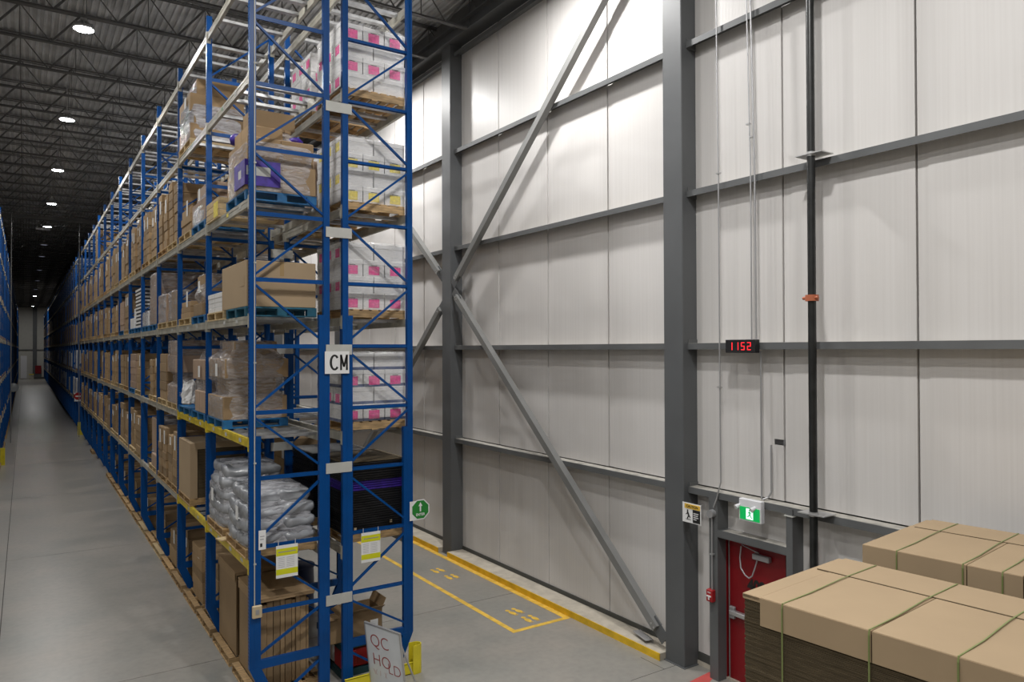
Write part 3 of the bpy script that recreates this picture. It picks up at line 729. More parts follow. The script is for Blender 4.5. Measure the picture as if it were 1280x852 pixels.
# --- generic generators ----------------------------------------------------
def col_me(dx, dy, h, nl, m, seed):
    rr = random.Random(seed); b = MB(); z = 0; hh = h / nl
    for k in range(nl):
        j = rr.uniform(-.012, .012); b.box(.0 + j, dx + j, .004 + abs(j), dy - .004, z + .003, z + hh - .003, m)
        b.box(.01, dx - .01, .01, dy - .01, z - .003 if k else 0, z + .003, 'carddark'); z += hh
    b.box(dx * .1, dx * .9, dy * .1, dy * .9, z - .003, z, m)
    return b.mesh('carton_column')
def columns(lv, bay, half, ht, det, m='card', n_=2, pal='woodpale', desc=None, seed=0, row='aisle', dx_=.95):
    put_pallet(lv, bay, half, pal, row, det and bay < 3)
    if lv == 0: dx_ = .80
    rr = random.Random(seed); wy = 1.18 / n_; gp = {1: .22, 2: .12}[n_] + rr.uniform(0, .06) if m == 'card' else .03
    nmz = {'card': 'brown', 'cardpink': 'film covered brown', 'white': 'white'}[m]
    for j in range(n_):
        h = ht * rr.uniform(.88, 1.0); nl = max(3, int(round(h / .19)))
        x = (PX1 if row == 'aisle' else PX2) + rr.uniform(0, .04) + (.20 if lv == 0 else 0)
        base = (x, slot_y(bay, half) + .02 + j * wy, LV[lv] + PH)
        lab = '%s%s carton stack, %s row, %s' % (desc or 'narrow ', nmz, 'closer' if j == 0 else 'farther', where_txt(lv, bay, half, row))
        if n_ == 1: lab = lab.replace(', closer row', '')
        lab = lab.replace(' row,', ' one,', 1) if n_ == 2 else lab
        if det:
            t = thing('carton_stack', lab, 'carton stack', base, 0, 'carton stacks on the rack')
            for k in range(nl): obj('carton', carton_me(dx_, wy - gp, h / nl - .004, m), t, (rr.uniform(-.012, .012), rr.uniform(0, .01), k * h / nl))
            for k in range(1, nl): pass
            if m == 'card' and rr.random() < .8: sheet(t, 0, (wy - gp) * .3, h * .66, .14, .30)
        else:
            me = cached(('col', round(wy, 2), int(h * 10), m, seed % 3, dx_), lambda: col_me(dx_, wy - gp, h, nl, m, seed))
            t = tag(obj('carton_stack', me, None, base), lab, 'carton stack', 'carton stacks on the rack')
            if m == 'card' and rr.random() < .75: sheet(t, 0, (wy - gp) * .25, h * .60, .17, .32)
# specified slots
done = {(0, 0, 0), (0, 0, 1), (1, 0, 0), (1, 0, 1), (2, 0, 0), (2, 0, 1), (3, 0, 0), (3, 0, 1), (4, 0, 0), (4, 0, 1), (5, 0, 0), (5, 0, 1), (5, 1, 0), (1, 1, 0)}
# level 5, second bay far: wrapped
wrap_stack(5, 1, 1, [(.30, 1, 2, 0, 0, 0, 0), (.24, 1, 2, .06, .02, .0, .0), (.34, 1, 1, .0, .0, .02, .03), (.3, 1, 1, .12, .1, .05, .1)], 'white film wrapped carton stack with loose film', 'woodpale', 'card',
           lambda q: (.0, .0) if q < .6 else (.14 * (q - .6) / .4, .1), 'film_thick', 12); done.add((5, 1, 1))
wrap_stack(4, 1, 0, [(.40, 1, 2, 0, 0, 0, 0), (.30, 1, 2, .08, .05, .05, .05)], 'grey film wrapped sagging load', 'palblue', 'cardpink', lambda q: (.0, .0) if q < .4 else (.25 * (q - .4), .3 * (q - .4)), 'film_thick', 15); done.add((4, 1, 0))
columns(4, 1, 1, .5, True, seed=3, n_=1, desc='low wide '); done.add((4, 1, 1))
wrap_stack(3, 1, 0, [(.22, 1, 1, 0, 0, .3, .1), (.26, 1, 1, .1, 0, .2, .3), (.25, 1, 1, .06, .2, .3, .2)], 'brown cartons under loose white film', 'palblue', 'card', lambda q: (.05 + .05 * math.sin(q * 9), .22), 'film', 18, nm='loose_wrapped_cartons'); done.add((3, 1, 0))
columns(3, 1, 1, .36, True, seed=4, n_=1, desc='small '); done.add((3, 1, 1))
wrap_stack(3, 2, 0, [(.62, 1, 1, 0, 0, .02, .5), ], 'tan carton beside a white film wrapped face', 'woodpale', 'card', None, 'film', 21, False); done.add((3, 2, 0))
wrap_stack(3, 2, 1, [(.62, 1, 1, 0, 0, 0, 0)], 'white film wrapped block', 'woodpale', 'cardpink', None, 'film_thick', 22, False); done.add((3, 2, 1))
wrap_stack(3, 3, 0, [(.9, 1, 1, 0, 0, 0, .1), (.32, 1, 1, .02, 0, .05, .1)], 'tall film wrapped brown carton', 'palblue', 'cardpink', None, 'film', 23, False); done.add((3, 3, 0))
wrap_stack(3, 3, 1, [(.35, 1, 1, 0, 0, 0, .1)], 'low white film wrapped load', 'palblue', 'white', None, 'film_thick', 24, False); done.add((3, 3, 1))
put_pallet(3, 4, 0, 'palblue')
t = load_thing('tray_stack', 'tall stack of white and black trays', 'trays', 3, 4, 0); done.add((3, 4, 0))
for k in range(11):
    obj('tray', cached('tray', lambda: MB().box(0, .95, 0, 1.15, 0, .055, 'white').box(.01, .94, .01, 1.14, .055, .098, 'black').mesh('tray')), t, (random.uniform(-.01, .01), 0, k * .1))
wrap_stack(3, 4, 1, [(.3, 1, 1, 0, .2, .2, .2), (.3, 1, 1, .1, .2, .3, .2)], 'untidy white film wrapped parcels', 'palblue', 'white', lambda q: (.02 + .2 * q, .25 * q), 'film_thick', 25, False); done.add((3, 4, 1))
# level 2
wrap_stack(2, 1, 0, [(.38, 1, 1, .0, .1, .05, .3), (.20, 1, 1, .15, .1, .25, .2), (.36, 1, 1, .0, .1, .1, .05), (.2, 1, 1, .25, .1, .3, .3)], 'leaning film wrapped brown carton tower', 'palblue', 'cardpink',
           lambda q: (.05, .08) if q < .75 else (.05 + .6 * (q - .75), .08 + .5 * (q - .75)), 'film', 31); done.add((2, 1, 0))
pbm = MB(); pv = []
for k in range(9):
    q = k / 8; rw = .16 * (.85 + .35 * q) ; rd = .13 * (1 - .25 * q)
    for i in range(18):
        a = 2 * PI * i / 18; nz_ = 1 + .35 * noise.noise(Vector((math.cos(a) * 2.3, math.sin(a) * 2.3, q * 4)))
        pv.append((rd * math.cos(a) * nz_, rw * math.sin(a) * nz_, .42 * q + .03 * math.sin(3 * a) * q))
pbm.add(pv, [(k * 18 + i, k * 18 + (i + 1) % 18, (k + 1) * 18 + (i + 1) % 18, (k + 1) * 18 + i) for k in range(8) for i in range(18)], 'paper').add(pv[:18], [tuple(reversed(range(18)))], 'paper')
pbo = tag(obj('white_paper_bag', pbm, None, (2.60, 14.98, LV[2] + PH + .10)), 'white paper bag with printing hanging by the leaning wrapped carton tower', 'bag')
obj('printing', MB().box(-.160, -.157, -.05, .05, .14, .15, 'greyink').box(-.160, -.157, -.05, .04, .17, .18, 'greyink').box(-.160, -.157, -.05, .05, .20, .21, 'greyink'), pbo)
wrap_stack(2, 2, 0, [(.36, 1, 2, 0, 0, 0, 0), (.28, 1, 2, .12, 0, .12, .12), (.36, 1, 2, 0, 0, -.02, -.02), (.30, 1, 2, .05, .1, .12, .0)], 'pinkish wrapped carton stack with narrow waist', 'woodpale', 'cardpink',
           lambda q: (.08, .1) if .28 < q < .5 else (0, 0), 'film', 33, False); done.add((2, 2, 0))
done.add((2, 1, 1)); put_pallet(2, 1, 1, 'palblue')
# level 1, second bay far: flat carton sheets pack
put_pallet(1, 1, 1, 'wood')
t = load_thing('flat_carton_pack', 'pack of flat cardboard under a folded cap', 'carton pack', 1, 1, 1); done.add((1, 1, 1))
sh = MB()
for k in range(30): sh.box(.14 + random.uniform(-.006, .006), .98, .02 + random.uniform(-.008, .008), 1.18, k * .034, k * .034 + .03, 'carddark')
obj('flat_sheets', sh, t, kind='stuff')
obj('cap_sheet', MB().bbox(0, 1.0, 0, 1.2, 1.02, 1.05, 'cardbig', .006).box(0, .13, 0, 1.2, 0, 1.02, 'cardbig').box(0, 1.0, -.004, .012, .93, 1.03, 'cardbig'), t)
columns(1, 2, 0, 1.12, True, seed=8, desc='strapped ', pal='wood'); done.add((1, 2, 0))
columns(1, 2, 1, 1.18, True, seed=9, desc='white topped ', pal='wood'); done.add((1, 2, 1))
wrap_stack(1, 3, 0, [(.3, 1, 1, 0, 0, 0, .4), (.85, 1, 1, .05, 0, .1, .1)], 'leaning white film wrapped tall load', 'woodpale', 'cardpink', lambda q: (.03 + .12 * q, .02), 'film_thick', 35, False); done.add((1, 3, 0))
columns(0, 1, 0, 1.25, True, seed=12, n_=1, desc='wide ', pal='wood'); columns(0, 1, 1, 1.05, True, seed=13, n_=1, desc='wide ', pal='wood'); done |= {(0, 1, 0), (0, 1, 1)}
columns(0, 2, 0, 1.15, True, seed=14, n_=2, desc='dark ', pal='wood'); columns(0, 2, 1, .8, True, seed=15, n_=1, desc='dark ', pal='wood'); done |= {(0, 2, 0), (0, 2, 1)}
# the rest of the near section
rr = random.Random(11)
for bay in range(1, 13):
    for lv in (0, 1, 2, 3, 4, 5):
        for half in (0, 1):
            if (lv, bay, half) in done: continue
            u = rr.random(); det = bay < 5; sd = bay * 31 + lv * 7 + half
            if lv == 5:
                if (bay, half) == (9, 0): columns(5, bay, half, 1.3, False, seed=sd, n_=1, desc='lone tall ')
                continue
            if lv == 0 and (u < .5 or bay > 6): 
                if bay <= 6: put_pallet(0, bay, half, 'wood')
                elif u < .3: columns(0, bay, half, .8, False, seed=sd, n_=1, pal='wood', desc='squat ')
                continue
            if u < .04: continue
            ht = {0: 1.0, 1: 1.2, 2: 1.25, 3: 1.2, 4: 1.32}[lv] * (.75 + .25 * rr.random())
            if lv == 4: ht = 1.36 - .12 * rr.random()
            if u < .16 and lv < 4:
                columns(lv, bay, half, ht, det, m='cardpink', seed=sd, n_=1, pal='palblue', desc='broad ')
            else:
                columns(lv, bay, half, ht, det, seed=sd, n_=2 if rr.random() < .75 else 1, pal='woodpale' if rr.random() < .7 else 'wood')
# ------------------------------------------------------------------ row on the wall side: archive boxes
BW, BL_, BH = .355, .53, .25
def bx_meshes():
    body = MB().box(0, 1, 0, 1, 0, 1, 'white')
    return None
def archive_box(x, y, z, along_y, lab, lm=None, band=False, h=BH, group='white archive boxes'):
    w_, l_ = (BW, BL_) if along_y else (BL_, BW)
    me = cached(('abx', along_y, h), lambda: MB().box(.006, w_ - .006, .006, l_ - .006, 0, h - .07, 'white').mesh('archive_box'))
    o = tag(obj('archive_box', me, None, (x, y, z), random.uniform(-.008, .008)), lab, 'box', group)
    obj('lid', cached(('lid', along_y, h), lambda: MB().bbox(.0, w_ - .001, .0, l_ - .001, h - .072, h - .002, 'white', .004).mesh('lid')), o)
    if band: obj('printed_band', cached(('bnd', along_y, h), lambda: MB().box(.004, w_ - .004, .004, l_ - .004, .0, .045, 'band').mesh('printed_band')), o)
    if lm and along_y:
        obj('label_sheet', cached(('als', lm), lambda: MB().box(.09, .27, .0025, .006, .03, .165, lm).box(.13, .23, .0035, .006, .185 - .015, .178, 'ink').mesh('label_sheet')), o)
    if lm and not along_y:
        obj('label_sheet', cached(('alt', lm), lambda: MB().box(.0025, .006, .08, .25, .03, .165, lm).mesh('label_sheet')), o)
    return o
def archive_pallet(lv, bay, half, pattern, lm, pal='wood', band=False, h=BH, tilt=0, filmy='film_thin'):
    put_pallet(lv, bay, half, pal, 'wall', bay < 1)
    z0 = LV[lv] + PH; y0 = slot_y(bay, half) + .03
    for k, p in enumerate(pattern):
        z = z0 + k * h
        rowname = ['bottom', 'second', 'third', 'top'][k]
        cells = [(i, j) for i in range(3 if p == 'A' else 2) for j in range(2 if p == 'A' else 3)]
        for (i, j) in cells:
            x = PX2 - .03 + (i * (BW + .005) if p == 'A' else i * (BL_ + .008)); y = y0 + (j * (BL_ + .03) if p == 'A' else j * (BW + .02))
            pos = '%s row, %s across, %s deep' % (rowname, ORD[i], ORD[j])
            lab = '%s archive box, %s, %s level, %s half' % ('pink-labelled' if lm == 'pink' and p == 'A' else 'yellow-labelled' if lm == 'ylab' and p == 'A' else 'plain white', pos, ORD[lv - 1], ('near', 'far')[half])
            side_lab = lm if (p == 'A' and j == 0) else (lm if (p == 'B' and i == 0) else None)
            archive_box(x, y, z, p == 'A', lab, side_lab, band, h)
    H_ = h * len(pattern) + .02
    tag(obj('stretch_film', film_mesh(1.10, 1.16, H_, None, .012, 44, 14, filmy, lv), None, (PX2 - .045, y0 - .02, z0)), 'clear stretch film round the white boxes, %s beam level, %s half' % (ORD[lv - 1], 'near' if half == 0 else 'far'), 'film', 'stretch film on box pallets')
archive_pallet(5, 0, 0, 'BABA', 'pink'); archive_pallet(5, 0, 1, 'ABAB', 'pink')
archive_pallet(4, 0, 0, 'ABAB', 'ylab'); archive_pallet(3, 0, 0, 'ABAB', 'pink', h=.257); archive_pallet(2, 0, 0, 'ABAB', 'pink', band=True, h=.265)
put_pallet(1, 0, 0, 'wood', 'wall')
t = load_thing('crate_stack', 'black folded crate stack with a purple band', 'crates', 1, 0, 0, 'wall')
for k in range(30):
    m = 'purple' if 18 <= k <= 21 else 'black'
    obj('folded_crate', cached(('fc', m), lambda: MB().box(0, 1.0, 0, 1.15, 0, .030, m).box(-.012, 1.012, -.012, 1.162, .012, .024, m).mesh('folded_crate')), t, (random.uniform(-.012, .012), random.uniform(-.012, .012), k * .036))
obj('cover_board', MB().box(-.01, 1.02, -.01, 1.18, 1.085, 1.10, 'carddark'), t)
obj('corner_tag', MB().box(.15, .19, -.018, -.013, .05, .09, 'beige').box(.74, .78, -.018, -.013, .1, .14, 'beige'), t)
put_pallet(1, 0, 1, 'wood', 'wall')
t = load_thing('crate_stack', 'black folded crate stack without a purple band', 'crates', 1, 0, 1, 'wall')
for k in range(30): obj('folded_crate', CACHE[('fc', 'black')], t, (random.uniform(-.012, .012), random.uniform(-.012, .012), k * .036))
# floor of the end bay, wall side
t = thing('stacked_pallet_goods', 'dark pallet box with red and white sacks in the end bay wall side', 'pallet box', (4.0, 10.72, 0))
obj('base', MB().box(0, .8, 0, 1.1, 0, .1, 'teal').box(0, .8, 0, 1.1, .42, .52, 'teal'), t)
for k in range(3): obj('sack', bpy.data.meshes.new_from_object(obj('tmp', None)) if False else MB().bbox(.02, .78, .03 + k * .35, .35 + k * .35, .1, .42, ['redbox', 'white', 'white'][k], .03), t)
obj('sack', MB().bbox(.03, .25, -.02, .04, .15, .38, 'redbox', .01), t)
t = thing('open_carton', 'open brown carton with flaps up and a smaller carton before it', 'carton', (4.18, 10.85, .52))
def open_box(dx, dy, h, fl_=.16):
    b = MB(); th = .006
    b.box(0, dx, 0, th, 0, h, 'card').box(0, dx, dy - th, dy, 0, h, 'card').box(0, th, 0, dy, 0, h, 'card').box(dx - th, dx, 0, dy, 0, h, 'card').box(0, dx, 0, dy, 0, th, 'card')
    return b
obj('carton_body', open_box(.55, .5, .38), t)
obj('flap', MB().bar((.275, 0, .38), (.275, -.12, .46), .55, .006, 'card', up=(0, 0, 1)), t); obj('flap', MB().bar((.55, .25, .38), (.62, .25, .52), .006, .5, 'card', up=(0, 1, 0)), t)
obj('flap', MB().bar((0, .25, .38), (-.12, .25, .34), .5, .006, 'card', up=(0, 0, 1)), t); obj('label_sheet', MB().box(.35, .48, -.003, -.001, .1, .22, 'paper'), t)
tag(obj('small_carton', carton_me(.30, .36, .34), None, (3.86, 10.78, .52)), 'small brown carton beside the open carton in the end bay', 'carton')
t = tag(obj('paper_pile', MB().box(0, .5, 0, .4, 0, .10, 'beam').box(.05, .35, .0, .25, .1, .115, 'paper').box(.3, .34, -.002, .4, 0, .104, 'ink').box(.4, .44, -.002, .4, 0, .104, 'ink'), None, (4.75, 11.3, .0)), 'flat grey case with white papers on the floor of the end bay', 'case')
tag(obj('drum', MB().lathe((0, 0, 0), [(0, 0), (.28, 0), (.29, .05), (.28, .3), (.29, .6), (.28, .85), (.3, .86), (.3, .9), (0, .92)], 'bin', 24)), 'dark blue drum standing under the first beams on the wall side', 'drum').location = (4.35, 13.9, 0)
t = thing('wire_cart', 'black wire frame cart standing in the end bay behind the white notice', 'cart', (3.05, 12.9, 1.5)) if False else None
# second bay and beyond on the wall side
r3 = random.Random(5)
for bay in range(1, 7):
    for lv in (1, 2, 3, 4):
        for half in (0, 1):
            if r3.random() < .3 or (bay == 1 and lv in (2, 3)): continue
            columns(lv, bay, half, 1.0 + .2 * r3.random(), False, seed=bay * 17 + lv + half, n_=1, row='wall', m='card', desc='plain ')
wrap_stack(4, 0, 1, [(.3, 2, 2, 0, 0, 0, 0), (.3, 2, 2, 0, 0, 0, 0), (.3, 2, 2, 0, 0, 0, 0)], 'film wrapped cartons behind the yellow-labelled boxes', 'wood', 'cardpink', None, 'film', 41, False, 'wall')
# ------------------------------------------------------------------ far section and opposite rack loads
def slab_load(nm, x, y, z, wy, h, m, lab, grp, dxx=.95):
    me = cached(('slab', round(wy, 1), round(h, 1), m), lambda: col_me(dxx, round(wy, 1), round(h, 1), max(3, int(h / .25)), m, 3))
    tag(obj(nm, me, None, (x, y, z)), lab, 'load', grp)
pals = MB(); r4 = random.Random(21)
LN = ['floor', 'first', 'second', 'third', 'fourth', 'fifth']
far_st = {'card': MB(), 'white': MB()}
def far_box(x, y, z, wy, h, m):
    b = far_st[m]; k = 0; zz = 0; nl = max(3, int(h / .25)); hh = h / nl
    for k in range(nl):
        j = r4.uniform(-.012, .012); b.box(x + j, x + .95 + j, y, y + wy, z + zz, z + zz + hh - .006, m); zz += hh
far_p = MB()
for i in range(len(FY2) - 1):
    for lv in (1, 2, 3, 4):
        if r4.random() < .12: continue
        z = LV[lv] + .141; y = FY2[i] + .1
        white = lv < 3 and r4.random() < .75
        for half in (0, 1):
            h = (1.15 if lv < 4 else 1.3) * r4.uniform(.75, 1); wy = r4.choice([.9, 1.1])
            if i < 6: slab_load('carton_stack', 2.62, y + half * 1.38, z, wy, h, 'white' if white else 'card',
                      '%s carton stack beyond the gap, %s level, %s bay past it, %s half' % ('white' if white else 'brown', ORD[lv - 1], ORD[i], ('near', 'far')[half]), 'carton stacks beyond the gap')
            else: far_box(2.62, y + half * 1.38, z, wy, h, 'white' if white else 'card')
        far_p.box(2.62, 3.6, y, y + 1.22, z - .13, z - .003, 'wood').box(2.62, 3.6, y + 1.36, y + 2.6, z - .13, z - .003, 'wood')
for frames, lab in ((FY[8:], 'near'), (FY2, 'distant')):
    for i in range(len(frames) - 1):
        for lv in (0, 1, 2, 3, 4):
            if r4.random() < .15: continue
            z = LV[lv] + .141; y = frames[i] + .1; white = lv in (1, 2) and r4.random() < .4 and lab == 'distant'
            for half in (0, 1):
                h = 1.2 * r4.uniform(.8, 1)
                if lab == 'near' or i < 3:
                    slab_load('carton_stack', X3 - 1.0, y + half * 1.38, z, 1.1, h, 'white' if white else 'card',
                              '%s carton stack across the aisle, %s %s, %s bay of the %s row, %s half' % ('white' if white else 'brown', 'floor' if lv == 0 else ORD[lv - 1], 'level', ORD[i], lab, ('near', 'far')[half]), 'stacks across the aisle')
                else: far_box(X3 - 1.0, y + half * 1.38, z, 1.1, h, 'white' if white else 'card')
            far_p.box(X3 - 1.0, X3 - .02, y, y + 1.22, z - .13, z - .003, 'wood').box(X3 - 1.0, X3 - .02, y + 1.36, y + 2.6, z - .13, z - .003, 'wood')
for nm_, b, lab in (('distant_cartons', far_st['card'], 'distant brown cartons filling the far rack rows on both sides of the aisle'), ('distant_white_cartons', far_st['white'], 'distant pale cartons on the lower beams of the far rack rows'), ('distant_pallets', far_p, 'wooden pallets under the distant cartons on both sides of the aisle')):
    tag(obj(nm_, b, kind='stuff'), lab, 'cartons' if 'carton' in nm_ else 'pallets')

# ------------------------------------------------------------------ signs and small things on the end frames
YE = FY[0] - .045
def hang_tag(x0, z0, z1, lab):
    t = tag(obj('hang_tag', MB().box(0, .31, -.002, 0, 0, z1 - z0, 'paper'), None, (x0, YE - .01, z0)), lab, 'notice')
    H_ = z1 - z0
    obj('yellow_band', MB().box(.002, .308, -.004, -.002, H_ * .68, H_ * .90, 'lime'), t); obj('yellow_band', MB().box(.002, .308, -.004, -.002, H_ * .10, H_ * .27, 'lime'), t)
    pr = MB()
    pr.box(.03, .28, -.0055, -.004, H_ * .78, H_ * .805, 'greyink')
    for r_ in range(6):
        pr.box(.03, .12, -.003, -.002, H_ * (.33 + r_ * .055), H_ * (.34 + r_ * .055), 'greyink'); pr.box(.15, .26, -.003, -.002, H_ * (.33 + r_ * .055), H_ * (.34 + r_ * .055), 'greyink')
    obj('printed_lines', pr, t, kind='stuff')
    obj('tie', MB().box(.03, .036, -.002, 0, H_, H_ + .07, 'paper').box(.27, .276, -.002, 0, H_, H_ + .07, 'paper'), t)
hang_tag(2.96, 1.76, 2.22, 'white notice with yellow bands hanging below the silver grey bags')
hang_tag(4.23, 1.77, 2.22, 'white notice with yellow bands hanging below the black crate stack')
t = tag(obj('rack_tag', MB().box(0, .10, -.003, 0, 0, .27, 'paper').box(.02, .05, -.0045, -.003, .04, .09, 'ink').box(.02, .08, -.0045, -.003, .18, .19, 'greyink').box(.02, .07, -.0045, -.003, .14, .15, 'greyink'), None, (2.72, YE - .01, 2.20)), 'small white tag on the corner post of the rack', 'tag')
t = tag(obj('sensor_box', MB().bbox(0, .13, -.05, 0, 0, .17, 'beige', .008).box(.04, .09, -.053, -.05, .05, .12, 'conduit'), None, (2.63, YE, 1.27)), 'small beige sensor box on the corner post near the floor', 'sensor')
t = tag(obj('sensor_cable', MB().cyl((2.668, YE + .0, 1.44), (2.668, YE, ZT - .1), .0085, 'plate', 8)), 'thin pale cable running up the corner post of the rack', 'cable')
for z in (2.0, 3.4, 4.8, 6.2, 7.6, 9.0): obj('clip', MB().box(2.655, 2.69, YE - .012, YE + .005, z, z + .02, 'plate'), t)
# CM sign
t = tag(obj('row_sign', MB().box(0, .375, -.004, 0, 0, .33, 'paper'), None, (3.665, YE - .02, 4.635)), 'white row sign reading CM between the two rack rows', 'sign')
cm = MB(); yq = -.006
def arc_c(cx, cz, rx, rz, th, a0, a1, k=16):
    vs = []
    for i in range(k + 1):
        a = a0 + (a1 - a0) * i / k
        for r_x, r_z in ((rx, rz), (rx - th, rz - th * .8)): vs += [(cx + r_x * math.cos(a), yq, cz + r_z * math.sin(a)), (cx + r_x * math.cos(a), yq + .002, cz + r_z * math.sin(a))]
    fs = []
    for i in range(k): o = i * 4; fs += [(o, o + 4, o + 6, o + 2), (o, o + 1, o + 5, o + 4), (o + 2, o + 6, o + 7, o + 3)]
    cm.add(vs, fs, 'ink')
arc_c(.148, .165, .076, .118, .036, math.radians(40), math.radians(320))
for x0_, x1_ in ((.232, .262), (.322, .352)): cm.box(x0_, x1_, yq, yq + .002, .05, .28, 'ink')
cm.bar((.246, yq + .001, .272), (.292, yq + .001, .10), .03, .002, 'ink', up=(0, 1, 0)).bar((.338, yq + .001, .272), (.292, yq + .001, .10), .03, .002, 'ink', up=(0, 1, 0))
obj('lettering', cm, t)
# ENTER sign
t = tag(obj('enter_sign', MB().box(0, .23, -.004, 0, .0, .30, 'paper'), None, (5.03, YE - .02, 2.30)), 'green octagon sign with white arrow reading ENTER on the outer post', 'sign')
def ngon(cx, cz, r_, m, y0, y1, k=8, ph=PI / 8):
    b = MB(); vs = [(cx + r_ * math.cos(ph + 2 * PI * i / k), y, cz + r_ * math.sin(ph + 2 * PI * i / k)) for y in (y0, y1) for i in range(k)]
    fs = [tuple(range(k)), tuple(reversed(range(k, 2 * k)))] + [(i, k + i, k + (i + 1) % k, (i + 1) % k) for i in range(k)]
    return b.add(vs, fs, m)
obj('octagon_border', ngon(.185, .16, .168, 'paper', -.006, -.004), t); obj('octagon', ngon(.182, .16, .152, 'green', -.009, -.006), t)
ar = MB(); ar.box(.17, .194, -.0105, -.009, .13, .22, 'paper'); ar.add([(.147, -.0105, .215), (.217, -.0105, .215), (.182, -.0105, .275)], [(0, 1, 2)], 'paper')
obj('arrow', ar, t); obj('lettering', text_mesh('lettering', 'ENTER', .058, 'paper', .9, .001), t, (.182, -.011, .082), (PI / 2, 0, 0))
# no entry sign far along
t = tag(obj('no_entry_sign', ngon(0, 0, .22, 'redbox', -.01, 0, 16, 0).box(-.14, .14, -.014, -.01, -.035, .035, 'paper'), None, (2.62, FY2[0] - .05, 2.27), (0, 0, -.3)), 'round red no entry sign on the far rack post', 'sign')
obj('backing', MB().box(-.2, .25, 0, .01, -.3, .2, 'paper'), t)
t = tag(obj('post_guard', MB().box(-.02, .25, -.05, .02, 0, .75, 'safety'), None, (2.62, FY2[0] - .15, 0)), 'yellow guard at the foot of the far rack row', 'guard')
t = tag(obj('post_guard', MB().box(-.25, .02, -.05, .02, 0, .75, 'safety'), None, (X3 + .1, FY[8] + 5.6, 0)), 'yellow guard at the foot of the rack across the aisle', 'guard')
tag(obj('convex_mirror', MB().lathe((0, 0, 0), [(0, -.06), (.2, -.04), (.34, .0), (.3, .02), (0, .02)], 'wboard', 20), None, (X3 + .12, 66.0, 2.2), (PI / 2, 0, 0)), 'round pale mirror on the rack across the aisle', 'mirror')
tag(obj('riser_pipe', MB().cyl((2.60, 48.7, 0), (2.60, 48.7, 12.4), .022, 'brace', 8)), 'thin upright riser pipe in the gap between the rack rows', 'pipe')
tag(obj('riser_pipe', MB().cyl((-.62, 47.8, 0), (-.62, 47.8, 12.4), .025, 'brace', 8)), 'thin upright pipe beside the rack across the aisle', 'pipe')
t = tag(obj('emergency_light', MB().box(.5, 1.2, 49.9, 50.0, 11.9, 12.0, 'ext_white').cyl((.55, 49.9, 12.0), (.55, 49.9, 13.24), .01, 'housing', 6).cyl((1.15, 49.9, 12.0), (1.15, 49.9, 13.24), .01, 'housing', 6)), 'white bar light hanging over the aisle by the gap', 'light')
# yellow end guard on the floor
t = thing('rack_end_guard', 'yellow steel guard rail on the floor at the rack end', 'guard rail', (0, 0, 0))
obj('rail', MB().box(3.9, 5.06, 10.27, 10.285, .0, .17, 'safety').box(3.9, 5.06, 10.27, 10.36, .0, .012, 'safety').box(3.9, 5.06, 10.27, 10.30, .16, .175, 'safety'), t)
en = MB()
for i in range(9):
    a0 = -PI / 2 + PI * i / 9 * 1.0; a1 = -PI / 2 + PI * (i + 1) / 9
    p = (5.06 + .075 * math.cos(a0), 10.31 + .075 * math.sin(a0)); q = (5.06 + .075 * math.cos(a1), 10.31 + .075 * math.sin(a1))
    en.bar((p[0], p[1], .22), (q[0], q[1], .22), .012, .44, 'safety')
en.box(4.97, 5.06, 10.229, 10.241, .0, .44, 'safety').box(4.97, 5.06, 10.379, 10.391, 0, .44, 'safety')
obj('end_post', en, t)
# QC HOLD board
TL, TR = Vector((4.181, 10.225, .97)), Vector((4.408, 9.521, .97)); dn_ = Vector((.1242, .0400, -.9914)) * .965; BL2, BR = TL + dn_, TR + dn_
ex = (TR - TL); W_ = ex.length; ex.normalize(); ez = ((TL + TR) / 2 - (BL2 + BR) / 2); HB = ez.length; ez = (ez - ex * ez.dot(ex)).normalized(); ey = ez.cross(ex)
MW = Matrix(((ex.x, ey.x, ez.x, TL.x), (ex.y, ey.y, ez.y, TL.y), (ex.z, ey.z, ez.z, TL.z), (0, 0, 0, 1)))
t = tag(obj('whiteboard_sign', MB().box(0, W_, 0, .022, -HB, 0, 'wboard')), 'white board with red handwriting QC HOLD leaning before the rack', 'sign'); t.matrix_world = MW
fr = MB()
fr.box(-.012, W_ + .012, -.004, .026, -.012, .012, 'alu').box(-.012, .008, -.004, .026, -HB, 0, 'alu').box(W_ - .008, W_ + .012, -.004, .026, -HB, 0, 'alu').box(-.012, W_ + .012, -.004, .026, -HB - .01, -HB + .012, 'alu')
obj('frame', fr, t)
for tx, px_, pz_, sz, m in (('QC', .29, -.24, .27, 'redink'), ('HO', .30, -.53, .26, 'redink'), ('LD', .56, -.60, .23, 'redink'), ('11/15', .25, -.74, .15, 'paleink')):
    if tx == '11/15':
        b = MB()
        for i, (a_, c_) in enumerate([(.1, .13), (.1, .17), (.17, .13), (.25, .24), (.34, .38), (.38, .34)]): b.bar((a_, -.0015, -.68), (c_, -.0015, -.76), .008, .002, m, up=(0, 1, 0))
        obj('wiped_writing', b, t)
    else: obj('lettering', text_mesh('lettering', tx, sz, m, 1.0, -.004), t, (px_, -.0015, pz_), (PI / 2, 0, 0))
obj('stand_leg', MB().bar((.08, .03, -.05), (.08, .3, -HB + .03), .02, .02, 'alu').bar((W_ - .08, .03, -.05), (W_ - .08, .3, -HB + .03), .02, .02, 'alu'), t)

